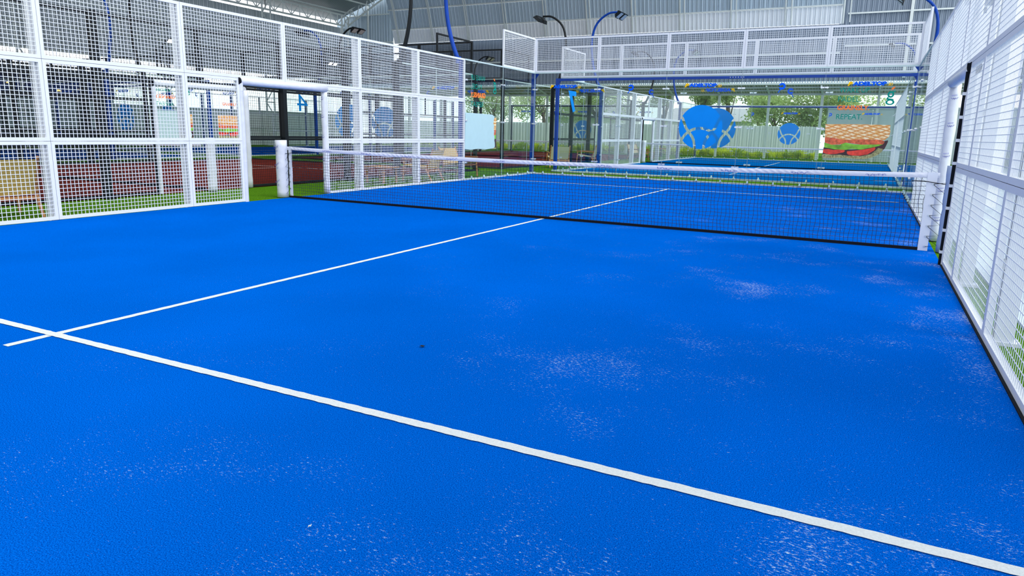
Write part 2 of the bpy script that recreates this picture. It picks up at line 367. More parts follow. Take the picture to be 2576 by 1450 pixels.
# ------------------------------------------------------------------ fences, glass
W_WIRE = .0065; D_WIRE = .0028
def panel(name, P, U, u0, u1, z0, z1, out, frame, wire, label, pitch=.05, fw=.045, ww=W_WIRE, group=None):
    if abs(P[1]) > 12.5 or P[0] < -5.5: ww = .0045
    elif P[0] > 4.5 and out[0] > 0: ww = .005
    """flat welded-mesh panel. P = point on the plane, U = horizontal unit vector, out = outward unit vector"""
    P = Vector(P); U = Vector(U); O = Vector(out)
    base = P+U*((u0+u1)/2); base.z = z0
    e = empty(name, base, label, 'fence panel', group)
    def bx(mb, a0, a1, c0, c1, d0, d1):
        pts = [P+U*a+O*d for a in (a0, a1) for d in (d0, d1)]
        mb.box((min(p.x for p in pts), min(p.y for p in pts), c0), (max(p.x for p in pts), max(p.y for p in pts), c1))
    g = .0025
    fr = MB()
    bx(fr, u0+g, u0+fw, z0+g, z1-g, 0, .04); bx(fr, u1-fw, u1-g, z0+g, z1-g, 0, .04)
    bx(fr, u0+fw, u1-fw, z0+g, z0+fw, 0, .04); bx(fr, u0+fw, u1-fw, z1-fw, z1-g, 0, .04)
    fr.build('frame', frame, e)
    wm = MB()
    n = max(1, int(round((u1-u0-2*fw)/pitch))); st = (u1-u0-2*fw)/n
    for i in range(1, n):
        a = u0+fw+i*st; bx(wm, a-ww/2, a+ww/2, z0+fw*.5, z1-fw*.5, .008, .008+D_WIRE)
    n = max(1, int(round((z1-z0-2*fw)/pitch))); st = (z1-z0-2*fw)/n
    for i in range(1, n):
        c = z0+fw+i*st; bx(wm, u0+fw*.5, u1-fw*.5, c-ww/2, c+ww/2, .008-D_WIRE, .008)
    wm.build('wire_mesh', wire, e)
    return e
ROW = {0: 'bottom', 1: 'middle', 2: 'top'}
def side_fence(k, sgn, detail=True, far=False):
    C = COURTS[k]; cx, cy = C['c']; X = cx+sgn*5.0; out = (sgn, 0, 0); U = (0, 1, 0)
    side = {1: 'right', -1: 'left'}[sgn]; fr = C['frame']; wr = 'wire' if fr == 'white' else 'black'; colr = fr
    ordw = ['first', 'second', 'third']
    bays = [(-6, -4, 'third', 'before'), (-4, -2, 'second', 'before'), (-2, -1, 'first', 'before'), (1, 2, 'first', 'past'), (2, 4, 'second', 'past'), (4, 6, 'third', 'past')]
    top = [(-6, -4, 'third', 'before'), (-4, -2, 'second', 'before'), (-2, 0, 'first', 'over the near half of'), (0, 2, 'first', 'over the far half of'), (2, 4, 'second', 'past'), (4, 6, 'third', 'past')]
    for row in (0, 1, 2):
        for (a, b, o, rel) in (top if row == 2 else bays):
            if rel.startswith('over'): lb = f"{colr} mesh panel {rel} the {side} doorway of the {C['nm']}"
            else: lb = f"{colr} mesh panel, {ROW[row]} row, {o} one {rel} {side} doorway, {C['nm']}"
            panel('mesh_fence_panel', (X, cy, 0), U, a, b, row*1.0+(.004 if row == 0 else 0), row+1.0, out, fr, wr, lb, pitch=.05 if not far else .1, ww=W_WIRE if colr == 'white' else .006)
    for y in (-6, -4, -2, 2, 4, 6):
        cm = C['corner'] if abs(y) == 6 else C['post']
        mb = MB().box((X+sgn*.06, cy+y-.05, -.01), (X+sgn*.16, cy+y+.05, 3.0)).box((X+sgn*.05, cy+y-.07, -.01), (X+sgn*.20, cy+y+.07, .012))
        o = mb.build('fence_post', cm, None, origin=(X+sgn*.11, cy+y, 0))
        for z in (.5, 1.5, 2.5): MB().box((X+sgn*.04, cy+y-.03, z-.03), (X+sgn*.07, cy+y+.03, z+.03)).build('fixing_bracket', cm, o, origin=(X+sgn*.055, cy+y, z))
        for c in o.children: c.location = c.location
        tag(o, f"{'white' if cm=='white' else cm} square post behind the {side} mesh of {C['nm']}, {'%s doorway' % ('before' if y<0 else 'past')}, {ordw[abs(y)//2-1]} from it", 'post')
def door_pads(k, sgn):
    C = COURTS[k]; cx, cy = C['c']; X = cx+sgn*5.0; side = {1: 'right', -1: 'left'}[sgn]; nm = C['nm']
    mb = MB().tube([(X+sgn*.03, cy-.98, 2.0-.045), (X+sgn*.03, cy-.3, 2.0-.05), (X+sgn*.03, cy+.5, 2.0-.045), (X+sgn*.03, cy+1.03, 2.0-.045)], .062, 16)
    h_ = tag(mb.build('padded_header', 'pad', None, True, origin=(X, cy, 1.95)), f"white padded tube across the top of the {side} doorway, {nm}", 'padding')
    MB().tube([(X+sgn*.03, cy-1.01, 1.955), (X+sgn*.03, cy-.975, 1.955)], .064, 16).build('end_cap', 'blkband', h_, origin=(X, cy, 1.95)).location = (0, 0, 0)
    mb = MB(); pts = []; rnd = random.Random(3)
    for i in range(15): pts.append((X+sgn*.06+rnd.uniform(-.004, .004), cy+1.02+rnd.uniform(-.004, .004), .0+i*1.94/14))
    mb.tube(pts, [.062+rnd.uniform(-.003, .003) for _ in pts], 16)
    o = tag(mb.build('padded_jamb', 'pad', None, True, origin=(X, cy+1.02, 0)), f"white round padded post on the far side of the {side} doorway, {nm}", 'padding')
    if k == 'A':
        pr = MB()
        for z in (.25, .62, 1.05, 1.42, 1.75):
            squiggle(pr, (X+sgn*.06-.04, cy+.952, z), (1, 0, .12), (0, 0, 1), .08, .03, 2, .003)
            lettering(pr, 'INDOOR', (X+sgn*.06-.035, cy+.952, z+.04), (1, 0, .12), (0, 0, 1), .06, .016, 0, 0)
        pr.build('small_print', 'ink', o, origin=(X, cy+1.02, 0)).location = (0, 0, 0)
    mb = MB()
    for i in range(14):
        pass
    zz = [i*1.96/12 for i in range(13)]; w = [rnd.uniform(-.006, .006) for _ in zz]
    for i in range(12):
        mb.tube([(X+sgn*.02+w[i], cy-.965, zz[i]), (X+sgn*.02+w[i+1], cy-.965, zz[i+1])], .042, 10, cap=(i in (0, 11)))
    mb.box((X, cy-1.0, .0), (X+sgn*.05, cy-.985, 1.97))
    tag(mb.build('padded_jamb', 'pad', None, False, origin=(X, cy-.97, 0)), f"narrow white padded strip on the near side of the {side} doorway, {nm}", 'padding')
PANE = {-4: 'leftmost', -2: 'second from left', 0: 'middle', 2: 'fourth from left', 4: 'rightmost'}
def glass_pane(P, U, u0, u1, out, label, clamps, k, dead=False):
    P = Vector(P); U = Vector(U); O = Vector(out)
    base = P+U*((u0+u1)/2); base.z = .03
    e = empty('glass_pane', base, label, 'glass wall')
    g = .006
    p = P+U*(u0+g); q = P+U*(u1-g)+O*.012
    MB().box((p.x, p.y, .035), (q.x, q.y, 2.995)).build('glass_sheet', 'glass', e)
    p2 = P+U*(u0)-O*.012; q2 = P+U*(u1)+O*.03
    MB().box((p2.x, p2.y, 2.965), (q2.x, q2.y, 3.0)).build('top_channel', 'glass_edge', e)
    em = MB()
    for uu in (u0+g, u1-g-.003):
        a = P+U*uu; b = P+U*(uu+.003)+O*.012; em.box((a.x, a.y, .035), (b.x, b.y, 2.965))
    em.build('polished_edge', 'glass_edge', e)
    if clamps:
        for (uu, sg) in ((u0, 1), (u1, -1)):
            for z in (.45, 1.5, 2.5):
                mb = MB(); c = P+U*(uu+sg*.006)
                d = P+U*(uu+sg*.085)
                lo = c-O*.012; hi = d
                mb.box((lo.x, lo.y, z-.018), (hi.x, hi.y, z+.018))
                cc = P+U*(uu+sg*.07); mb.tube([cc-O*.022+Vector((0, 0, z)), cc+O*.03+Vector((0, 0, z))], .024, 12)
                mb.build('clamp', 'steel', e)
        for uu in (u0+.35, u0+1.0, u0+1.65):
            c = P+U*uu; mb = MB(); mb.box((c.x-.03, c.y-.03, .03), (c.x+.03, c.y+.03, .05)); mb.tube([(c.x, c.y, .03)-O*0.02 if False else Vector((c.x, c.y, .03)), Vector((c.x, c.y, .085)), Vector((c.x, c.y, .1))], [.022, .022, .009], 10)
            mb.build('base_clamp', 'backing', e)
    return e
def end_wall(k, s, mesh=True, clamps=True, beam=False, label_end='far'):
    """s = +1 far end, -1 near end"""
    C = COURTS[k]; cx, cy = C['c']; Y = cy+s*10.0; nm = C['nm']; fr = C['frame']; wr = 'wire' if fr == 'white' else 'black'
    en = 'far' if s > 0 else 'near'
    for u in (-4, -2, 0, 2, 4):
        glass_pane((cx, Y, 0), (1, 0, 0), u-1, u+1, (0, s, 0), f"clear glass pane, {PANE[u]} of five in the {en} end wall, {nm}", clamps, k)
        if mesh: panel('mesh_fence_panel', (cx, Y, 0), (1, 0, 0), u-1, u+1, 3.0, 3.97, (0, s, 0), fr, wr, f"{fr} mesh panel above the {PANE[u]} glass pane, {en} end of {nm}", fw=.05)
    for sx in (-1, 1):
        sd = {1: 'right', -1: 'left'}[sx]
        for a, b, w in ((6, 8, 'away from'), (8, 10, 'next to')):
            y0, y1 = (a, b) if s > 0 else (-b, -a)
            glass_pane((cx+sx*5, cy, 0), (0, 1, 0), y0, y1, (sx, 0, 0), f"side glass pane {w} the {en} {sd} corner of the {nm}", clamps, k)
            if mesh and a == 8: panel('mesh_fence_panel', (cx+sx*5, cy, 0), (0, 1, 0), y0, y1, 3.0, 3.97, (sx, 0, 0), fr, wr, f"{fr} mesh panel above side glass at {en} {sd} corner of {nm}", fw=.05)
        # corner post
        c = Vector((cx+sx*5.09, cy+s*10.10, 0))
        mb = MB().box((c.x-.05, c.y-.05, .04), (c.x+.05, c.y+.05, 2.97))
        o = mb.build('corner_post', C['corner'], None, origin=c)
        MB().box((c.x-.1, c.y-.1, 0), (c.x+.1, c.y+.1, .05)).build('base_plate', 'backing' if C['corner'] == 'blue' else 'black', o, origin=c)
        g = MB(); poly_slab(g, [(c.x-sx*.05, c.y, 2.97), (c.x-sx*.18, c.y, 2.97), (c.x-sx*.05, c.y, 2.80)], (0, s, 0), .02); g.build('gusset', C['corner'], o, origin=c)
        tag(o, f"{C['corner']} steel corner post at the {en} {sd} corner of the {nm}", 'post')
    if beam:
        o = MB().box((cx-5.08, Y+s*.06, 2.89), (cx+5.08, Y+s*.14, 2.965)).build('top_beam', C['corner'], None, origin=(cx, Y+s*.1, 2.93))
        b = MB()
        for i in range(6): b.tube([(cx+.35+i*.075+cx*0, Y+s*.15-s*.0, 2.93), (cx+.35+i*.075, Y+s*.142, 2.93)], .012, 8)
        b.build('bolt_row', 'steel', o, origin=(cx, Y+s*.1, 2.93))
        tag(o, f"{C['corner']} horizontal steel beam across the {en} end of the {nm}", 'beam')
for o in (): pass
side_fence('A', -1); side_fence('A', 1); side_fence('B', -1); side_fence('B', 1)
side_fence('C', 1); side_fence('C', -1); side_fence('D', 1); side_fence('D', -1)
side_fence('E', 1, far=True); side_fence('F', 1, far=True); side_fence('F', -1, far=True)
door_pads('A', -1); door_pads('A', 1); door_pads('C', 1); door_pads('B', -1)
end_wall('A', 1); end_wall('B', -1, beam=True); end_wall('B', 1, mesh=False, beam=True)
end_wall('C', 1, clamps=False); end_wall('D', -1, clamps=False, beam=True); end_wall('D', 1, clamps=False, mesh=False, beam=True)
end_wall('E', 1, clamps=False, beam=True); end_wall('F', -1, clamps=False, mesh=False, beam=True)
# black strip painted in for the shadowed gap under the right mesh
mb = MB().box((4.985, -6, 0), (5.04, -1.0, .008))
tag(mb.build('shadow_strip', 'blkband', None, origin=(5.02, -3.5, 0)), 'black shadow strip along the turf under the right mesh before doorway', 'shadow strip')
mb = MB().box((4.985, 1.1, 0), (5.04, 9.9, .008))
tag(mb.build('shadow_strip', 'blkband', None, origin=(5.02, 5.5, 0)), 'black shadow strip along the turf under the right wall past the doorway', 'shadow strip')
# black hinge channel on the near jamb of the right doorway
ch = MB().box((4.97, -.995, 0), (5.0, -.945, 2.0))
o = ch.build('door_channel', 'blkband', None, origin=(4.985, -.97, 0)); tag(o, 'black slotted channel on the near jamb of the right doorway', 'door channel')
for i in range(9): MB().box((4.965, -.998, .12+i*.225), (5.003, -.942, .15+i*.225)).build('white_tie', 'white', o, origin=(4.985, -.97, 0))

# ------------------------------------------------------------------ stickers and lettering on the glass
BANDS = [[(-1.05, .62), (-.84, .37), (-.67, -.03), (-.49, -.27), (-.33, -.47), (-.25, -.66), (-.215, -.87), (-.21, -1.1)]]
BANDS.append([(-x, y) for x, y in BANDS[0]])
def seg_d(px, py, a, b):
    dx, dy = b[0]-a[0], b[1]-a[1]; t = max(0, min(1, ((px-a[0])*dx+(py-a[1])*dy)/(dx*dx+dy*dy)))
    return sqrt((px-a[0]-t*dx)**2+(py-a[1]-t*dy)**2)
def emblem_f(x, y):
    v = 1-sqrt(x*x+y*y)
    if v <= 0: return v
    hw = .062
    for B in BANDS:
        for a, b in zip(B, B[1:]): v = min(v, seg_d(x, y, a, b)-hw)
    v = min(v, abs(sqrt(x*x+(y+.966)**2)-.916)-hw)
    return v
EMB = implicit(emblem_f, -1.05, 1.05, -1.05, 1.05, 84)
def emblem(cx, Y, z, r, label):
    mb = MB()
    for p in EMB: mb.quad(*[(cx+a*r, Y, z+b*r) for a, b in p])
    tag(mb.build('emblem_sticker', 'sticker', None, origin=(cx, Y, z)), label, 'sticker')
def wordmark(cx, Y, z, mirror, label, w=1.0, h=.10, scale=1.0):
    """P ADELTOP .ID"""
    s = -1 if mirror else 1
    o0 = (cx-s*w/2, Y, z-h/2)
    e = empty('wordmark_sticker', (cx, Y, z), label, 'sticker')
    a = MB(); lettering(a, 'P', o0, (s, 0, 0), (0, 0, 1), .115*w, h, .08, .3); a.build('yellow_letter', 'txtyel', e)
    a = MB(); lettering(a, 'ADELTOP', (cx-s*w/2+s*.115*w, Y, z-h/2), (s, 0, 0), (0, 0, 1), .755*w, h, .08, .0); a.build('blue_letters', 'txtblue', e)
    a = MB(); lettering(a, '.ID', (cx+s*w*.385, Y, z-h/2), (s, 0, 0), (0, 0, 1), .115*w, h*.62, .03, .2); a.build('suffix_letters', 'txtyel', e)
    return e
def paddle_f(x, y):
    # racket shaped letter mark: ring with a gap and a handle going down-left
    r = sqrt(x*x+y*y); v = min(.52-r, r-.20)
    if x < -.0 and abs(y+.02) < .13: v = -1
    v2 = .07-seg_d(x, y, (-.12, -.35), (-.5, -.95))
    return max(v, v2, .13-seg_d(x, y, (-.05, -.28), (.1, -.35)))
PAD = implicit(paddle_f, -.7, .7, -1.1, .7, 40)
def paddle(cx, Y, z, mirror, label):
    mb = MB(); s = -1 if mirror else 1
    for p in PAD: mb.quad(*[(cx+s*a*.16, Y, z+b*.16) for a, b in p])
    tag(mb.build('racket_mark_sticker', 'txtblue', None, origin=(cx, Y, z)), label, 'sticker')
def stickers(k, s, inside=True):
    C = COURTS[k]; cx, cy = C['c']; Y = cy+s*10.0-s*.004; nm = C['nm']; en = 'far' if s > 0 else 'near'
    mir = (s < 0)
    emblem(cx+.01, Y, 1.485, .585, f"round blue ball emblem on the {en} glass wall of the {nm}")
    for x, w in ((-4, 'left'), (0, 'middle'), (4, 'right')):
        if s < 0 and x == 4 and k == 'B': continue
        wordmark(cx+x, Y-s*.002, 2.585, mir, f"{'mirrored ' if mir else ''}blue and yellow wordmark, {w} of {en} glass, {nm}", w=.98)
    for x, w in ((-2, 'left'), (2, 'right')):
        paddle(cx+x, Y-s*.002, 2.54, mir, f"{'mirrored ' if mir else ''}blue racket mark, {w} of centre on {en} glass, {nm}")
stickers('A', 1); stickers('B', -1); stickers('B', 1); stickers('C', 1); stickers('D', -1); stickers('D', 1); stickers('E', 1); stickers('F', -1)

def digit(s, P, U, w, h, label, mat='sticker', bold=.04):
    mb = MB(); lettering(mb, s, P, U, (0, 0, 1), w, h, bold, 0)
    tag(mb.build('number_sticker', mat, None, origin=P), label, 'sticker')
digit('7', (-4.99, 13.26, 1.94), (0, -1, 0), .70, .70, 'blue number on left glass of rear blue court')
digit('4', (-17.19, 13.3, 1.9), (0, -1, 0), .62, .70, 'blue mirrored number on left glass of rear red court', bold=0.0)

# sandwich advert ------------------------------------------------------
AD = {
 'bread': [(3.11, 1.61), (3.84, 1.62), (4.55, 1.61), (4.55, 1.53), (4.57, 1.46), (4.56, 1.40), (4.55, 1.33), (4.51, 1.30), (4.47, 1.25), (4.40, 1.245), (4.31, 1.26), (4.12, 1.25), (3.95, 1.26), (3.72, 1.24), (3.51, 1.24), (3.40, 1.27), (3.32, 1.28), (3.13, 1.29)],
 'sauce': [(3.13, 1.29), (3.32, 1.28), (3.51, 1.25), (3.95, 1.26), (4.38, 1.26), (4.46, 1.23), (4.47, 1.19), (4.44, 1.15), (4.25, 1.14), (3.96, 1.13), (3.62, 1.17), (3.49, 1.12), (3.3, 1.11), (3.14, 1.16)],
 'avocado': [(3.13, 1.16), (3.3, 1.11), (3.5, 1.11), (3.57, 1.18), (3.70, 1.15), (3.82, 1.13), (4.11, 1.13), (4.32, 1.17), (4.44, 1.15), (4.36, 1.11), (4.26, 1.08), (3.98, 1.01), (3.77, 1.02), (3.61, .99), (3.38, 1.0), (3.14, 1.04)],
 'fillshade': [(4.54, 1.25), (4.54, 1.2), (4.49, 1.05), (4.39, .94), (4.21, .85), (3.85, .82), (3.11, .81), (3.13, 1.05), (3.38, 1.01), (3.61, 1.0), (3.98, 1.02), (4.26, 1.09), (4.44, 1.16), (4.47, 1.23)],
 'tomatoL': [(3.12, .99), (3.24, 1.0), (3.36, .98), (3.50, 1.0), (3.61, .99), (3.62, .96), (3.59, .93), (3.44, .89), (3.25, .87), (3.12, .91)],
 'tomatoR': [(3.67, .96), (3.83, .98), (4.12, 1.03), (4.28, 1.08), (4.29, 1.04), (4.27, 1.0), (4.13, .9), (3.96, .86), (3.79, .86), (3.70, .88), (3.67, .91)],
 'quinoa': [(3.11, .87), (3.2, .88), (3.32, .86), (3.5, .87), (3.7, .85), (3.85, .86), (3.99, .85), (4.21, .91), (4.29, .99), (4.35, 1.06), (4.45, 1.04), (4.45, .99), (4.37, .9), (4.22, .82), (4.06, .78), (3.85, .78), (3.66, .80), (3.48, .795), (3.3, .78), (3.12, .78)]}
ORD = ['fillshade', 'quinoa', 'tomatoL', 'tomatoR', 'avocado', 'sauce', 'bread']
def advert(T, nrm, label, order_dir, texts=True, tx=None, backing=None):
    """T maps advert (x,z) to the wall; nrm = direction the print faces"""
    e = empty('sandwich_advert_sticker', T(3.9, 1.2, 0), label, 'sticker')
    NM = {'bread': 'toasted_bread', 'sauce': 'tomato_sauce', 'avocado': 'avocado_slices', 'fillshade': 'dark_filling', 'tomatoL': 'tomato_slice', 'tomatoR': 'tomato_slice', 'quinoa': 'grain_filling'}
    MT = {'tomatoL': 'tomato', 'tomatoR': 'tomato'}
    for i, kx in enumerate(ORD):
        mb = MB(); pts = AD[kx]; P3 = [T(a, b, .002+.0012*i) for a, b in pts]
        mb.quad(*P3); mb.build(NM[kx], MT.get(kx, kx), e)
    if backing:
        mb = MB(); mb.quad(*[T(a, b, -.003) for a, b in backing]); mb.build('white_backing', 'backing', e)
    return e
def Tin(x, z, d): return (-17.19+d, 8.7+(x-3.11)*.85, z)
advert(Tin, (1, 0, 0), 'small sandwich advert facing the camera, left glass of near red court', 1)
def Tback(x, z, d): return (x, 9.994-d, z)
advert(Tback, (0, -1, 0), 'grilled sandwich picture on the rightmost far glass pane', 1)
def ad_text(s, P, U, w, h, mat, label, bold=0.0, shear=0.0):
    mb = MB(); lettering(mb, s, P, U, (0, 0, 1), w, h, bold, shear)
    tag(mb.build('lettering_sticker', mat, None, origin=P), label, 'lettering')
yb = 9.994
ad_text('WAKE UP.', (3.345, yb, 2.375), (1, 0, 0), .69, .125, 'txtgreen', 'thin green words, top line beside the sandwich advert logo', .004, .0)
ad_text('PADEL.', (3.335, yb, 2.155), (1, 0, 0), .505, .125, 'txtgreen', 'thin green word, second line above the grilled sandwich picture', .0, .0)
ad_text('GRAINSLY.', (3.335, yb, 1.955), (1, 0, 0), .715, .12, 'txtorange', 'bold orange word above the grilled sandwich on far glass', .03, .0)
ad_text('REPEAT.', (3.335, yb, 1.735), (1, 0, 0), .585, .125, 'txtgreen', 'thin green word directly above the grilled sandwich picture', .004, .0)
def glogo(P, U, sc, label, side=1, mg='txtgreen', mo='txtorange'):
    U = Vector(U); P = Vector(P)
    def f(x, y):
        # double-storey g: bowl + loop + link + ear
        r1 = sqrt((x/.92)**2+((y-.62)/1.0)**2); a = min(.36-r1, r1-.17)
        r2 = sqrt((x/1.25)**2+((y+.22)/.85)**2); b = min(.36-r2, (r2-.20))
        ear = .055-seg_d(x, y, (.22, .93), (.42, .97))
        link = .07-seg_d(x, y, (-.25, .30), (-.32, .16)); link2 = .09-seg_d(x, y, (-.3, .14), (.25, .06))
        return max(a, b, ear, link, link2)
    mb = MB()
    for p in implicit(f, -.6, .6, -.7, 1.15, 40): mb.quad(*[tuple(P+U*(a*sc)+Vector((0, 0, (b+.55)*sc))) for a, b in p])
    e = empty('logo_sticker', P, label, 'sticker'); mb.build('letter_g', mg, e)
    mb = MB(); mb.quad(*[tuple(P+U*(a*sc)+Vector((0, 0, (b+.55)*sc))) for a, b in ((-.02, 1.12), (.04, 1.30), (.16, 1.42), (.38, 1.46), (.34, 1.36), (.25, 1.24), (.10, 1.14))]); mb.build('accent', mo, e)
ad_text('GRAINSLY.', (-17.19, 8.95, 1.96), (0, 1, 0), .66, .12, 'txtorange', 'orange word above the small sandwich advert, left glass of near red court', .03)
glogo((4.475, yb, 2.075), (1, 0, 0), .215, 'green letter logo with orange accent on the rightmost far glass pane')
def side_ad(X, cy, name, facing, full=True):
    """advert on a side glass wall at y 6..7.7, printed towards -x; seen mirrored from inside"""
    d = facing
    def T(x, z, off): return (X+d*off, cy+7.68-(x-3.11)*1.15, z) if d < 0 else (X+d*off, cy+7.68-(x-3.11)*1.15, z)
    bk = [(3.22, 1.64), (3.34, 1.69), (4.55, 1.70), (4.56, .79), (4.3, .77), (4.0, .79), (3.6, .77), (3.25, .80), (3.19, .84), (3.20, .95), (3.22, 1.0), (3.21, 1.1), (3.25, 1.18), (3.23, 1.25), (3.26, 1.30), (3.24, 1.4), (3.28, 1.46), (3.26, 1.55)]
    advert(T, (d, 0, 0), f"sandwich advert seen from its white back on the {name}", 1, backing=bk)
    x = X-d*.012
    ad_text('WAKE UP.', (x, cy+7.0, 2.52), (0, -1, 0), .76, .125, 'txtgreen', f"mirrored green words, top line on the {name}")
    ad_text('PADEL.', (x, cy+7.0-.18, 2.30), (0, -1, 0), .58, .125, 'txtgreen', f"mirrored green word, second line on the {name}")
    ad_text('GRAINSLY.', (x, cy+7.02, 2.09), (0, -1, 0), .78, .13, 'txtorange', f"mirrored bold orange word on the {name}", .03)
    ad_text('REPEAT.', (x, cy+6.9, 1.86), (0, -1, 0), .66, .125, 'txtgreen', f"mirrored green word above the white sticker back, {name}")
    glogo((x, cy+7.52, 2.23), (0, -1, 0), .20, f"mirrored green letter logo with orange accent, {name}")
side_ad(-5.006, 0, 'left glass of the near blue court', -1)
side_ad(-17.206, 0, 'left glass of the near red court', -1)

# ------------------------------------------------------------------ nets
def net(k, fine=True):
    C = COURTS[k]; cx, cy = C['c']; nm = C['nm']
    e = empty('court_net', (cx, cy, 0), f"black net with white top band stretched across the {nm}", 'net')
    rnd = random.Random(5)
    def top(x):
        t = (x-cx)/5.0; return .835+.06*t*t
    x0, x1 = cx-4.93, cx+4.83
    mb = MB(); n = int((x1-x0)/(.049 if fine else .09)); m = 16 if fine else 9
    def P(i, j):
        x = x0+(x1-x0)*i/n; zt = top(x)-.05; z = .035+(zt-.035)*j/m
        wob = .006 if fine else 0
        fx = sin(i*1.7+j*.6)*wob+sin(j*1.3+i*.05)*wob*.7
        return (x+fx, cy+sin(i*.11+j*.3)*.006, z+sin(i*.9+j*2.1)*wob*.5)
    r = .0027 if fine else .003
    for i in range(n+1): mb.tube([P(i, j) for j in range(m+1)], r, 3, False)
    for j in range(1, m+1):
        mb.tube([P(i, j) for i in range(n+1)], r, 3, False)
    mb.build('net_cords', 'net', e)
    tb = MB(); N_ = 620 if fine else 40; HB = .058; rows_ = 6
    for sd_ in (-1, 1):
        i0 = len(tb.v)
        for i in range(N_+1):
            x = cx-5.03+9.98*i/N_; ztop = top(x)+.005
            for j in range(rows_+1):
                u = j/rows_; ph = (x*1.0-u*HB*1.3)*2*pi/.085+1.3*sin(x*3.1)+.8*sin(x*7.7)
                env = sin(pi*u)*(.55+.45*sin(x*2.3+1)) if fine else 0
                tb.v.append((x, cy+sd_*(.003+.006*sin(pi*u))+.0042*env*sin(ph), ztop-u*HB))
        for i in range(N_):
            for j in range(rows_): k0 = i0+i*(rows_+1)+j; tb.f.append((k0, k0+1, k0+rows_+2, k0+rows_+1))
    o = tb.build('top_band', 'netband', e, True)
    if fine:
        for i in range(11):
            x = cx-4.2+i*.84; pr = MB()
            squiggle(pr, (x, cy-.0145, top(x)-.045), (1, 0, 0), (0, 0, 1), .20, .034, i)
            pr.build('printed_script', 'ink', e)
        MB().box((cx-5.02, cy-.012, .0), (cx+4.83, cy+.012, .035)).build('bottom_band', 'blkband', e)
        sb = MB(); sb.box((cx+4.83, cy-.010, .0), (cx+4.93, cy+.010, .90)); sb.build('side_tape', 'netside', e)
        sb = MB(); sb.box((cx-4.99, cy-.010, .0), (cx-4.93, cy+.010, .90)); sb.build('side_tape', 'netside', e)
        gm = MB()
        for sx, xe, xp in ((1, cx+4.90, cx+5.02), (-1, cx-4.97, cx-5.06)):
            zs = [.05, .17, .29, .41, .53, .65, .77]
            for z in zs: gm.tube([(xe-sx*.005, cy-.016, z), (xe-sx*.005, cy+.016, z)], .011, 12)
            path = []; lc = MB()
            for z in zs: path += [(xe, cy-.017, z), (xp, cy-.02, z+.015), (xe+sx*.005, cy-.018, z+.11)]
            lc.tube(path[:-1], .0028, 5)
            lc.tube([(xe-sx*.22, cy-.018, .80), (xe-sx*.1, cy-.02, .80), (xp, cy-.02, .77)], .004, 5)
            lc.build('lacing', 'blkband', e)
        gm.build('eyelets', 'steel', e)
    else:
        MB().box((cx-5, cy-.02, .0), (cx+5, cy+.02, .05)).build('bottom_band', 'blkband', e)
    return e
net('A'); net('B', False); net('C', False); net('D', False)
def net_post(x, y, mat, label, r=.10, h=1.01, printed=True):
    mb = MB(); rnd = random.Random(int(abs(x)*10)); pts = [(x+rnd.uniform(-.004, .004), y, h*i/10) for i in range(11)]
    mb.tube(pts, [r+rnd.uniform(-.003, .004) for _ in pts], 24)
    o = mb.build('padded_net_post', mat, None, True, origin=(x, y, 0)); tag(o, label, 'net post')
    if printed:
        pr = MB()
        for i, z in enumerate((.25, .55, .85)):
            if z < h-.1:
                squiggle(pr, (x-.07, y-r-.006, z), (1, 0, .25), (0, 0, 1), .10, .05, 3)
                lettering(pr, 'IS', (x-.02, y-r-.006, z-.045), (1, 0, .1), (0, 0, 1), .035, .03, 0, .2)
        q = pr.build('printed_script', 'ink', o); q.location = (-x, -y, 0)
    return o
net_post(-5.17, 0, 'pad', 'thick white padded net post in the left doorway of near blue court')
net_post(5.09, 0, 'bluepad', 'blue grey padded net post in the right doorway of near blue court', .075, .98, False)
net_post(-7.0, 0, 'pad', 'white padded net post at the right edge of near red court', .09)
net_post(-5.15, 22, 'pad', 'white padded net post at the left doorway of rear blue court', .10, 1.0, False)

# ------------------------------------------------------------------ floodlights on curved poles
def lamp_pair(at, dirx, lit, parent, twin=True):
    ax, ay, az = at
    for j in (0, 1) if twin else (0,):
        yy = ay+(-.22+.44*j)
        R = Matrix.Rotation(dirx*radians(-38), 4, 'Y')
        def tr(p): v = R @ Vector(p); return (ax+v.x, yy+v.y, az+v.z)
        b = MB(); mbv = [(-.15, -.17, -.05), (.15, -.17, -.05), (.15, .17, -.05), (-.15, .17, -.05), (-.10, -.12, .07), (.10, -.12, .07), (.10, .12, .07), (-.10, .12, .07)]
        b.v = [tr(p) for p in mbv]; b.f = [(0, 3, 2, 1), (4, 5, 6, 7), (0, 1, 5, 4), (1, 2, 6, 5), (2, 3, 7, 6), (3, 0, 4, 7)]
        h = b.build('lamp_housing', 'black', parent, origin=(ax, yy, az))
        g = MB(); g.v = [tr(p) for p in ((-.12, -.14, -.056), (.12, -.14, -.056), (.12, .14, -.056), (-.12, .14, -.056))]; g.f = [(0, 1, 2, 3)]
        q = g.build('lamp_glass', 'lamplit' if lit else 'lampface', h, origin=(ax, yy, az)); q.location = (0, 0, 0)
    a = MB().bar((ax-dirx*.0, ay-.35, az+.09), (ax, ay+.35, az+.09), .05); a.build('crossbar', 'black', parent)
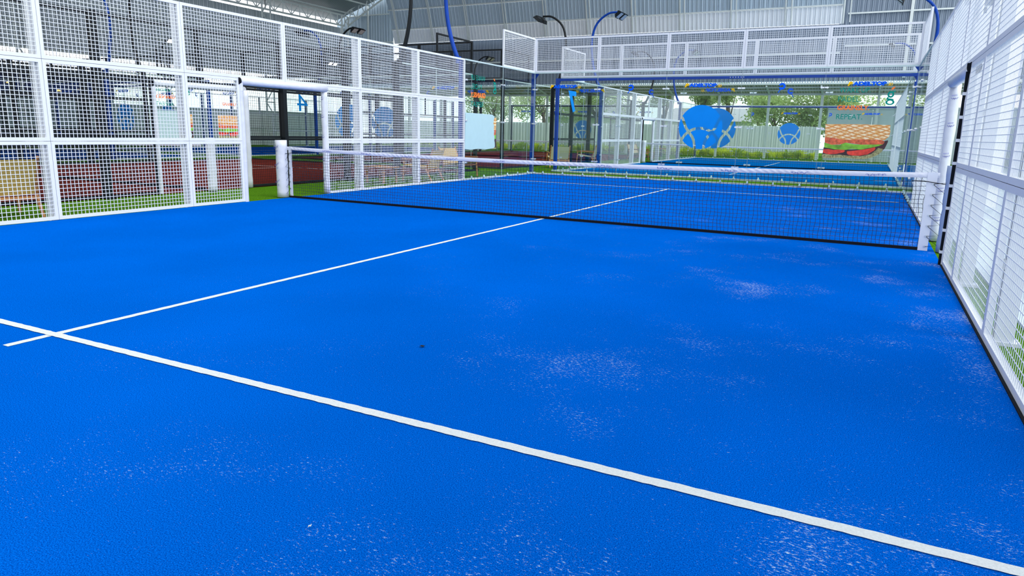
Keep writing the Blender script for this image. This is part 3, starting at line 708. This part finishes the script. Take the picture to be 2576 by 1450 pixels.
def flood(x, y, d, mat, label, lit=False):
    """d = +1 when the court is on the +x side of the post"""
    e = empty('floodlight_pole', (x, y, 2.9), label, 'floodlight')
    K = [(0, 2.95), (-.20, 3.45), (-.34, 4.05), (-.37, 4.7), (-.20, 5.25), (.22, 5.58), (.62, 5.62)]; pts = []
    K2 = [(2*K[0][0]-K[1][0], 2*K[0][1]-K[1][1])]+K+[(2*K[-1][0]-K[-2][0], 2*K[-1][1]-K[-2][1])]
    for i in range(1, len(K2)-2):
        for q in range(4):
            t = q/4; P0, P1, P2, P3 = K2[i-1:i+3]
            f = lambda a: .5*((2*P1[a])+(-P0[a]+P2[a])*t+(2*P0[a]-5*P1[a]+4*P2[a]-P3[a])*t*t+(-P0[a]+3*P1[a]-3*P2[a]+P3[a])*t**3)
            pts.append((x+d*f(0), y, f(1)))
    pts.append((x+d*K[-1][0], y, K[-1][1])); n_ = len(pts)
    MB().tube(pts, [.055-.02*i/(n_-1) for i in range(n_)], 10).build('curved_pole', mat, e, True)
    MB().tube([(x, y, 2.88), (x, y, 3.05)], .07, 10).build('socket', mat, e)
    lamp_pair((x+d*.72, y, 5.5), d, lit, e)
for (x, y, d, mt, lb, lit) in ((-5.2, 6, 1, 'blue', 'tall blue curved pole rising behind the left fence of the near court', False),
    (-5.2, 16, 1, 'blue', 'blue curved pole with floodlights over the left side of rear blue court', False),
    (-7.0, 6, -1, 'black', 'tall black curved pole beside the blue one, right side of near red court', False),
    (-7.0, 16, -1, 'black', 'black curved pole with twin floodlights, right side of rear red court', False),
    (-17.4, 6, 1, 'black', 'black curved pole seen through mesh, left side of near red court', False),
    (-17.4, 16, 1, 'black', 'black twin floodlights rising over the mesh, left side of rear red court', False),
    (-17.4, 28, 1, 'black', 'black twin floodlights over side glass, far left of rear red court', False),
    (-19.2, 6, -1, 'blue', 'dark blue curved pole seen through mesh, right of outer near court', False),
    (-19.2, 16, -1, 'blue', 'dark floodlights seen through mesh, right side of outer rear court', False),
    (-29.6, 16, 1, 'black', 'lit floodlights seen through mesh, left side of outer rear court', True),
    (-29.6, 28, 1, 'black', 'lit twin floodlights seen through mesh, far end of outer rear court', True),
    (5.2, 16, -1, 'blue', 'blue curved pole with floodlight at top right, rear blue court', False),
    (5.2, 28, -1, 'blue', 'small blue curved floodlight pole behind mesh, far right of rear court', False),
    (-5.2, 28, 1, 'blue', 'small blue curved floodlight pole, far left of rear blue court', False),
    (-7.0, 28, -1, 'black', 'small black curved floodlight pole, far right of rear red court', False)):
    flood(x, y, d, mt, lb, lit)

# ------------------------------------------------------------------ hall shell
def grid_sheet(name, corners, mat, kind='structure', th=.03, nrm=(0, 1, 0)):
    mb = MB(); poly_slab(mb, corners, nrm, th); return struct(mb.build(name, mat))
# far end: sloping clad bay (x -28.3 .. 2) starting at z 7.45 and leaning in towards the court as it rises
YE = 34.0
def corr_sheet(name, x0, x1, y0, z0, y1, z1, mat, pitch=.25, dep=.035):
    """trapezoid corrugated sheet, ribs run from (y0,z0) up to (y1,z1)"""
    mb = MB(); n = int((x1-x0)/pitch); L = sqrt((y1-y0)**2+(z1-z0)**2); ny = -(z1-z0)/L; nz = (y1-y0)/L
    prof = [(0, 0), (.18, 1), (.32, 1), (.5, 0)]
    cs = []
    for i in range(n):
        for a, b in prof: cs.append((x0+(i+a)*pitch, b*dep))
    cs.append((x1, 0))
    for x, d in cs:
        mb.v += [(x, y0+ny*d, z0+nz*d), (x, y1+ny*d, z1+nz*d)]
    for i in range(len(cs)-1): mb.f.append((2*i, 2*i+2, 2*i+3, 2*i+1))
    return struct(mb.build(name, mat))
rows = [(34.0, 7.45, 33.75, 8.35), (33.7, 8.42, 33.35, 9.65), (33.3, 9.72, 32.75, 11.0), (32.7, 11.07, 31.9, 12.4), (31.85, 12.47, 30.8, 13.8), (30.75, 13.87, 29.5, 15.2)]
for i, (ya, za, yb2, zb) in enumerate(rows):
    corr_sheet('wall_far_cladding', -28.2, 2.05, ya, za, yb2, zb, 'cladlit' if i == 0 else 'clad')
for i, (ya, za, yb2, zb) in enumerate(rows):
    struct(MB().box((-28.2, yb2-.12, zb), (2.05, yb2-.02, zb+.07)).build('trim_purlin', 'steelwork'))
for i in range(11):
    x = -27.7+i*2.97
    mb = MB(); pts = [(x, a-.12, b) for a, b, _, _ in rows]+[(x, 29.4, 15.2)]
    mb.tube(pts, .05, 6); mb.tube([(p[0]+.35, p[1]-.35, p[2]) for p in pts], .035, 6)
    struct(mb.build('trim_rib', 'steelwork'))
# vertical cladding left and right of that bay and below it
corr_sheet('wall_far_left', -34, -28.6, 34.4, 4.44, 34.4, 14.5, 'clad')
corr_sheet('wall_far_right', 1.8, 14, 34.6, 4.44, 34.6, 14.5, 'cladshade')
corr_sheet('wall_far_lower', -28.2, 2.05, 34.5, 4.44, 34.5, 7.5, 'cladshade')
for z in (5.9, 7.6, 9.6, 11.5):
    struct(MB().box((-33, 34.28, z), (-28.6, 34.36, z+.08)).build('trim_girt', 'steelwork'))
    struct(MB().box((2.2, 34.48, z+.4), (14, 34.56, z+.48)).build('trim_girt', 'steelwork'))
struct(MB().box((-30.9, 34.2, 4.6), (-30.78, 34.3, 14)).build('trim_girt', 'steelwork'))
struct(MB().box((5.2, 34.4, 4.6), (5.35, 34.5, 14)).build('trim_girt', 'steelwork'))
struct(MB().box((-28.2, 34.3, 5.9), (2.0, 34.4, 6.0)).build('trim_girt', 'steelwork'))
# slotted ventilation strip, then the lean-to roof sloping down outside
mb = MB()
x = -33.0
while x < 14: mb.box((x, 34.42, 4.37), (x+.065, 34.52, 4.46)); x += .14
struct(mb.build('trim_vent_strip', 'clad'))
struct(MB().box((-33, 34.4, 4.28), (14, 34.5, 4.38)).build('trim_eave_beam', 'steelwork'))
mb = MB(); n = 188
for i in range(n):
    x = -33+i*.25
    mb.quad((x, 34.5, 4.30), (x+.125, 34.5, 4.34), (x+.125, 36.3, 3.91), (x, 36.3, 3.87)); mb.quad((x+.125, 34.5, 4.34), (x+.25, 34.5, 4.30), (x+.25, 36.3, 3.87), (x+.125, 36.3, 3.91))
struct(mb.build('ceiling_lean_to', 'olive'))
struct(MB().box((-33, 36.2, 3.78), (14, 36.32, 3.9)).build('trim_gutter', 'steelwork'))
for yy, zz_ in ((34.95, 4.12), (35.5, 3.99)):
    struct(MB().box((-33, yy, zz_), (14, yy+.09, zz_+.07)).build('trim_lean_to_purlin', 'steelwork'))
for i in range(16):
    x = -31.5+i*2.97
    struct(MB().box((x, 36.05, -.1), (x+.14, 36.19, 3.8)).build('trim_outer_column', 'steelwork'))
    struct(MB().bar((x+.07, 34.45, 4.2), (x+.07, 36.2, 3.8), .09).build('trim_rafter', 'steelwork'))
# left side wall, bright gap, trusses, roof edge
mb = MB(); n = 200
for i in range(n):
    y = -14+i*.243
    mb.quad((-33.5, y, 4.75), (-33.46, y+.12, 4.75), (-33.46, y+.12, 8.85), (-33.5, y, 8.85)); mb.quad((-33.46, y+.12, 4.75), (-33.5, y+.243, 4.75), (-33.5, y+.243, 8.85), (-33.46, y+.12, 8.85))
struct(mb.build('wall_left_cladding', 'cladside'))
for z in (4.75, 6.0, 7.3): struct(MB().box((-33.46, -14, z), (-33.38, 34.4, z+.09)).build('trim_girt', 'steelwork'))
mb = MB()
arc = [(-33.7+t*26.0, 9.35+5.4*sin(t*pi/2)) for t in [i/16 for i in range(17)]]  # arch carried on unseen over the left courts, added to shade them
for (xa, za), (xb, zb) in zip(arc, arc[1:]): mb.quad((xa, -14, za), (xb, -14, zb), (xb, 34.0, zb), (xa, 34.0, za))
struct(mb.build('ceiling_roof_edge', 'roof'))
for i in (1, 2, 4, 6, 8, 10, 12, 14):
    xa, za = arc[i]; struct(MB().tube([(xa, -14, za-.15), (xa, 34, za-.15)], .06, 6).build('trim_roof_purlin', 'steelwork'))
def truss(a, b, drop, nseg, label_kind, name='roof_truss', side=(0, 0, -1)):
    a = Vector(a); b = Vector(b); D = Vector(side)*drop; mb = MB()
    mb.tube([a, b], .06, 8); mb.tube([a+D, b+D], .06, 8)
    for i in range(nseg):
        p = a+(b-a)*i/nseg; q = a+(b-a)*(i+1)/nseg
        mb.tube([p, p+D], .035, 6)
        mb.tube([p+D, q] if i % 2 else [p, q+D], .035, 6)
    mb.tube([b, b+D], .035, 6)
    return mb
for ya, yb_, w in ((-6, 2.8, 'nearest the camera'), (2.8, 10.5, 'second from the camera'), (10.5, 18.2, 'third from the camera'), (18.2, 25.6, 'fourth from the camera'), (25.6, 33.3, 'ending at the far left corner')):
    tag(truss((-32.3, ya, 9.55), (-32.3, yb_, 9.55), .75, 10, 0).build('roof_truss', 'steelwork', None, origin=(-32.3, (ya+yb_)/2, 9.2)), f"pale lattice eaves truss along the left hall wall, {w}", 'truss')
mb = MB(); pts = [(-32.5+i*.8, 33.4, 9.55+2.9*sin(i/12*pi/2)*1.15) for i in range(12)]
mb.tube(pts, .06, 8); lo = [(p[0]+.45, p[1], p[2]-.75) for p in pts]; mb.tube(lo, .06, 8)
for i in range(11): mb.tube([pts[i], lo[i]], .035, 6); mb.tube([lo[i], pts[i+1]], .035, 6)
tag(mb.build('roof_truss', 'steelwork', None, origin=pts[5]), 'pale lattice arch truss climbing from the far left corner of hall', 'truss')
def lattice_column(x, y, h, label, mat='steelwork', w=.7, ax='y', r=.06, step=.9):
    mb = MB(); d = Vector((0, w, 0)) if ax == 'y' else Vector((w, 0, 0)); p = Vector((x, y, 0))
    mb.tube([p, p+Vector((0, 0, h))], r, 10); mb.tube([p+d, p+d+Vector((0, 0, h))], r, 10)
    n = int(h/step)
    for i in range(n+1):
        z = Vector((0, 0, i*h/(n+.001))); mb.tube([p+z, p+d+z], r*.6, 8)
        if i < n:
            z2 = Vector((0, 0, (i+1)*h/(n+.001))); mb.tube([p+z, p+d+z2] if i % 2 else [p+d+z, p+z2], r*.6, 8)
    mb.box((x-.2, y-.2, -.05), (x+.2+d.x, y+.2+d.y, .03))
    tag(mb.build('lattice_column', mat, None, origin=(x, y, 0)), label, 'column')
for y, w in ((-6.3, 'nearest'), (2.4, 'second'), (10.2, 'third'), (17.9, 'fourth'), (25.3, 'fifth'), (33.0, 'corner')):
    lattice_column(-32.3, y, 9.5, f"pale lattice column on the left side of the hall, {w} one from the camera")
# right side: white lattice columns, tarpaulins and sheets
for y, w in ((-3.2, 'nearest the camera, behind the right mesh'), (4.6, 'seen through the right doorway'), (12.4, 'third along the right side'), (20.2, 'fourth along the right side'), (28.0, 'farthest along the right side')):
    lattice_column(7.0, y, 9.5, f"white lattice column outside the court, {w}", 'steelwhite', .9, 'y', .085, .95)

def drape(x, y0, y1, z0, z1, label, mat='tarp', amp=.05):
    mb = MB(); n = int((y1-y0)/.08); m = 6
    for i in range(n+1):
        for j in range(m+1):
            y = y0+(y1-y0)*i/n; mb.v.append((x+amp*sin(y*5.3+j*.25)+amp*.5*sin(y*11+1.3), y, z0+(z1-z0)*j/m))
    for i in range(n):
        for j in range(m): a = i*(m+1)+j; mb.f.append((a, a+m+1, a+m+2, a+1))
    o = mb.build('tarpaulin_curtain', mat, None, True, origin=(x, (y0+y1)/2, z0)); tag(o, label, 'curtain'); return o
drape(6.35, -10.0, -4.5, .05, 5.2, 'white tarpaulin hanging behind the right mesh, closest to the camera')
drape(6.35, -2.5, -1.2, .05, 5.2, 'white tarpaulin hanging behind the second right mesh bay')
drape(6.35, 5.6, 13.5, .05, 4.4, 'white tarpaulin hanging behind the right mesh past the doorway')
mb = MB(); n = 60
for i in range(n):
    y = -12+i*.25; mb.quad((9.5, y, 0), (9.5+.04, y+.12, 0), (9.5+.04, y+.12, 2.2), (9.5, y, 2.2)); mb.quad((9.54, y+.12, 0), (9.5, y+.25, 0), (9.5, y+.25, 2.2), (9.54, y+.12, 2.2))
tag(mb.build('corrugated_fence', 'tarpclear', None, origin=(9.5, -5, 0)), 'pale corrugated boundary sheets behind the right mesh near camera', 'fence')
mb = MB(); n = 130
for i in range(n):
    y = 3+i*.25; mb.quad((10.5, y, 0), (10.54, y+.12, 0), (10.54, y+.12, 2.0), (10.5, y, 2.0)); mb.quad((10.54, y+.12, 0), (10.5, y+.25, 0), (10.5, y+.25, 2.0), (10.54, y+.12, 2.0))
tag(mb.build('corrugated_fence', 'sheetwall', None, origin=(10.5, 19, 0)), 'grey corrugated fence seen through the right doorway', 'fence')

# ------------------------------------------------------------------ boundary fence, hedge, trees, houses beyond the far end
def fence_run(x0, x1, y, h, mat, label, pitch=.25):
    mb = MB(); n = int((x1-x0)/pitch)
    for i in range(n):
        x = x0+i*pitch; prof = [(0, 0), (.12, 0), (.15, -.04), (.22, -.04), (.25, 0)]
        for (a, c), (b, d) in zip(prof, prof[1:]): mb.quad((x+a, y+c, 0), (x+b, y+d, 0), (x+b, y+d, h), (x+a, y+c, h))
    mb.box((x0, y+.02, h-.04), (x1, y+.06, h)); mb.box((x0, y+.02, h*.5), (x1, y+.06, h*.5+.05))
    tag(mb.build('corrugated_fence', mat, None, origin=((x0+x1)/2, y, 0)), label, 'fence')
fence_run(-33, 1.3, 38.0, 1.98, 'fence', 'pale corrugated boundary fence behind the hedge at the far end')
mb = MB()
for i in range(10):
    x = 1.6+i*1.2; mb.box((x, 36.6, 0), (x+1.19, 36.66, 3.0))
mb.box((1.6, 36.5, 3.0), (13.6, 36.9, 3.12))
tag(mb.build('panel_wall', 'sheetwall', None, origin=(7, 36.6, 0)), 'pale blue grey panel wall at the far right end', 'wall')
def leaf_cloud(center, rad, n, size, seed, squash=(1, 1, 1)):
    rnd = random.Random(seed); mb = MB(); blobs = [(Vector((rnd.uniform(-.6, .6), rnd.uniform(-.6, .6), rnd.uniform(-.5, .6))), rnd.uniform(.35, .6)) for _ in range(9)]
    for _ in range(n):
        c, r = rnd.choice(blobs)
        d = Vector((rnd.gauss(0, 1), rnd.gauss(0, 1), rnd.gauss(0, 1))).normalized()*r*(rnd.random()**.35)
        p = (c+d); p = Vector((p.x*rad*squash[0], p.y*rad*squash[1], p.z*rad*squash[2]))+Vector(center)
        a = Vector((rnd.gauss(0, 1), rnd.gauss(0, 1), rnd.gauss(0, .6))).normalized()*size*rnd.uniform(.6, 1.2); b = a.cross(Vector((rnd.gauss(0, 1), rnd.gauss(0, 1), rnd.gauss(0, 1)))).normalized()*size*.5
        mb.quad(p-a, p-b*.9, p+a, p+b*.9)
    return mb
def tree(x, y, h, rad, mat, label, seed, n=2600):
    e = empty('leafy_tree', (x, y, 0), label, 'tree')
    leaf_cloud((x, y, h-rad*.8), rad, int(n*1.9), .115, seed, (1.15, 1, .85)).build('foliage', mat, e)
    t = MB(); t.tube([(x, y, -.1), (x+.1, y, h*.35), (x-.05, y+.05, h-rad)], [.2, .15, .08], 8)
    rnd = random.Random(seed)
    for _ in range(5):
        q = Vector((x+rnd.uniform(-1, 1)*rad*.7, y+rnd.uniform(-1, 1)*rad*.5, h-rad*rnd.uniform(.4, 1.0))); t.tube([(x+.05, y, h*.4), q], [.08, .03], 6)
    t.build('trunk', 'bark', e, True)
TR = [(-27, 47, 6.0, 2.6, 'leaf', 'far left'), (-21.5, 46, 6.4, 2.8, 'leaf2', 'left of the black corner post'), (-16.8, 46.5, 6.6, 3.0, 'leaf2', 'behind the blue corner posts'), (-12.6, 52, 5.6, 1.3, 'leaf', 'small, behind the mesh'),
      (-9.8, 53, 5.4, 1.2, 'leaf', 'thin, left of the blue emblem'), (-7.0, 52, 5.7, 1.4, 'leaf2', 'thin, above the blue emblem'), (-4.4, 51, 5.2, 1.5, 'leaf', 'thin, right above the emblem'),
      (-2.3, 44, 4.9, 2.1, 'leaf2', 'large, right of the emblem'), (.2, 45, 4.9, 2.3, 'leaf', 'large, above the small far emblem'), (2.4, 44, 4.6, 2.0, 'leaf2', 'left of the advert words'), (7.6, 46, 5.0, 1.8, 'leaf2', 'behind the letter logo')]
for i, (x, y, h, r, m_, w) in enumerate(TR): tree(x, y, h, r, m_, f"leafy tree beyond the boundary fence, {w}", 11+i, 2600 if r > 1.6 else 1400)
tree(14.5, 20, 5.5, 2.4, 'leaf', 'leafy tree seen through the right doorway', 77); tree(13.0, 8, 5.2, 2.2, 'leaf2', 'leafy tree behind the right mesh', 78); tree(13.5, 32, 5.5, 2.4, 'leaf', 'leafy tree beyond the far right side fence', 79)
# hedge: shrubs in front of the boundary fence, ten mesh variants, each shrub its own object
hv = []
for i in range(8):
    mb = MB(); rnd = random.Random(100+i)
    for _ in range(110):
        a = rnd.uniform(0, 2*pi); r = rnd.uniform(0, .22); b = Vector((cos(a)*r, sin(a)*r*.7, rnd.uniform(0, .28)))
        d = Vector((cos(a)*rnd.uniform(.2, .9), sin(a)*rnd.uniform(.2, .9), rnd.uniform(.5, 1.4))).normalized()*rnd.uniform(.14, .30)
        s_ = d.cross(Vector((rnd.gauss(0, 1), rnd.gauss(0, 1), 0))).normalized()*.03
        mb.quad(b, b+d*.5+s_, b+d, b+d*.5-s_)
    o = mb.build('hedge_shrub', 'hedge' if i % 2 else 'hedgedk', None, origin=(0, 0, 0)); hv.append(o)
def place_shrub(src, x, y, s, first):
    o = src if first else src.copy()
    if not first: COL.objects.link(o)
    o.location = (x, y, -.02); o.scale = (s*1.15, s, s); o.rotation_euler[2] = random.uniform(0, 6)
    tag(o, 'small yellow green shrub in the hedge row before the boundary fence', 'shrub', 'hedge row shrubs'); return o
used = set(); i = 0; x = -30.0
while x < 1.2:
    src = hv[i % 8]; place_shrub(src, x, 36.9+random.uniform(-.3, .5), random.uniform(.75, 1.35), (i % 8) not in used); used.add(i % 8); x += random.uniform(.24, .36); i += 1
# houses beyond
def house(x, y, w, d, h, rh, label):
    e = empty('house', (x, y, 0), label, 'house')
    MB().box((x-w/2, y, 0), (x+w/2, y+d, h)).build('wall', 'housewhite', e)
    r = MB(); r.v = [(x-w/2-.3, y-.4, h), (x+w/2+.3, y-.4, h), (x+w/2+.3, y+d+.4, h), (x-w/2-.3, y+d+.4, h), (x-w/2+1, y+d/2, h+rh), (x+w/2-1, y+d/2, h+rh)]
    r.f = [(0, 1, 5, 4), (1, 2, 5), (2, 3, 4, 5), (3, 0, 4), (0, 3, 2, 1)]; r.build('roof', 'roofgrey', e)
    wd = MB()
    for i in range(3): wd.box((x-w/2+1+i*(w-2)/2.4, y-.03, h*.4), (x-w/2+1.8+i*(w-2)/2.4, y+.02, h*.75))
    wd.build('window', 'window', e)
house(-10, 56, 9, 7, 2.6, 1.3, 'white house with grey roof beyond the boundary fence'); house(-19.5, 50, 7, 6, 2.7, 1.6, 'house with a grey hipped roof beyond the red court')
# spectator building on the far left
e = empty('viewing_building', (-32, 0, 0), 'long two storey viewing building along the left side of the hall', 'building')
MB().box((-33.3, -14, 0), (-32.7, 15, .9)).build('lower_wall', 'darkwall', e)
MB().box((-33.3, -14, .9), (-32.8, 15, 2.5)).build('glazing', 'window', e)
mb = MB()
for i in range(16): mb.box((-32.8, -14+i*1.8, .9), (-32.68, -13.8+i*1.8, 2.5))
mb.build('mullions', 'darkwall', e)
MB().box((-33.3, -14, 2.5), (-32.65, 15, 3.45)).build('banner_band', 'banner', e)
MB().box((-33.3, -14, 3.45), (-31.9, 15, 3.7)).build('roof_edge', 'darkwall', e)
for i in range(8):
    y = -1.5+i*2.2
    g = MB(); g.tube([(-32.0, y, 2.72+(i % 3)*.12), (-32.0, y, 2.80+(i % 3)*.12)], [.11, .05], 10)
    o = g.build('pendant_lamp', 'warm', None, origin=(-32.0, y, 2.72)); MB().tube([(-32.0, y, 2.8+(i % 3)*.12), (-32.0, y, 3.45)], .01, 5).build('cord', 'black', o, origin=(-32.0, y, 2.72)).location = (0, 0, 0)
    tag(o, 'small warm pendant lamp hanging by the left viewing building', 'lamp', 'pendant lamps by the viewing building')

fe = empty('panel_fence', (-32, 25, 0), 'pale panel fence along the left hall side, seen through the left doorway', 'fence')
MB().box((-33.2, 15.2, 0), (-33.12, 34, 2.3)).build('panels', 'housewhite', fe)
mb = MB()
for i in range(17): mb.box((-33.12, 15.2+i*1.15, 0), (-33.05, 15.28+i*1.15, 2.3))
mb.box((-33.12, 15.2, 2.2), (-33.04, 34, 2.3)); mb.box((-33.12, 15.2, 1.1), (-33.04, 34, 1.18)); mb.build('fence_rails', 'steelwork', fe)
# ------------------------------------------------------------------ chairs and benches between the courts
def lounge_chair(x, y, rot, label, weave='wicker'):
    e = empty('lounge_chair', (x, y, 0), label, 'chair')
    def put(mb, nm, mat):
        o = mb.build(nm, mat); o.parent = e; return o
    # local: faces +Y, width along X (0.72), back at y=-.32
    def slab(z0, y0, z1, y1, t=.03, w=.33):
        mb = MB(); poly_slab(mb, [(-w, y0, z0), (w, y0, z0), (w, y1, z1), (-w, y1, z1)], (0, .6, .8) if abs(z1-z0) < .2 else (0, -1, 0), t); return mb
    put(slab(.30, -.26, .38, .34), 'seat', weave); put(slab(.30, -.25, .76, -.43, .03), 'backrest', weave)
    for s in (-1, 1):
        put(MB().tube([(s*.36, .36, 0), (s*.35, .33, .40), (s*.345, .32, .52)], [.02, .024, .02], 8), 'leg', 'wood')
        put(MB().tube([(s*.36, -.42, 0), (s*.355, -.26, .30), (s*.35, -.36, .55), (s*.35, -.45, .80)], [.02, .026, .022, .018], 8), 'leg', 'wood')
        put(MB().bar((s*.355, -.33, .52), (s*.35, .36, .54), .045), 'armrest', 'wood')
    put(MB().bar((-.35, .33, .33), (.35, .33, .33), .04), 'front_rail', 'wood'); put(MB().bar((-.35, -.3, .26), (.35, -.3, .26), .04), 'rear_rail', 'wood')
    e.rotation_euler[2] = rot
    return e
lounge_chair(-5.85, -4.27, radians(82), 'yellow wicker lounge chair seen from behind through the left mesh')
lounge_chair(-5.75, 5.2, radians(100), 'tan wicker chair behind the farthest left mesh bay')
lounge_chair(-6.0, 7.35, radians(262), 'brown wooden lounge chair behind the left side glass', 'wicker')
lounge_chair(-6.1, 14.4, radians(35), 'beige woven chair beside the blue post behind far glass', 'paleweave')
lounge_chair(-6.2, 17.6, radians(100), 'beige woven chair between the rear courts, second one back', 'paleweave')
lounge_chair(-6.2, 24.6, radians(250), 'wooden lounge chair beyond the rear court doorway', 'paleweave')
lounge_chair(-6.1, 28.6, radians(110), 'small dark chair between the rear courts near the hedge', 'paleweave')
def side_table(x, y, label):
    e = empty('low_side_table', (x, y, 0), label, 'table')
    MB().box((x-.3, y-.3, .36), (x+.3, y+.3, .39)).build('tabletop', 'wood', e)
    for a in (-1, 1):
        for b in (-1, 1): MB().bar((x+a*.24, y+b*.24, 0), (x+a*.24, y+b*.24, .36), .035).build('leg', 'wood', e)
side_table(-6.0, 3.9, 'low orange wooden table behind the left mesh, beside tan chair')
side_table(-6.15, -5.15, 'low wooden table behind the yellow wicker chair')
side_table(-6.2, 26.2, 'low wooden table between two chairs beside rear courts')

# ------------------------------------------------------------------ fallen leaf and bits on the turf
def bit(x, y, w, l, rot, mat, name, label, cat):
    mb = MB(); c, s = cos(rot), sin(rot)
    pts = [(-l/2, 0, .003), (-l*.2, w/2, .008), (l*.25, w*.4, .006), (l/2, 0, .010), (l*.2, -w/2, .005), (-l*.25, -w*.4, .008)]
    poly_slab(mb, [(x+a*c-b*s, y+a*s+b*c, z+.002) for a, b, z in pts], (0, 0, 1), .0015)
    tag(mb.build(name, mat, None, origin=(x, y, 0)), label, cat)
bit(2.03, -5.99, .022, .035, .4, 'black', 'fallen_leaf', 'dark curled leaf on the middle of the near turf', 'leaf')
bit(2.79, -7.70, .006, .014, 1.2, 'line', 'paper_scrap', 'tiny white scrap on the turf before the near line', 'scrap')
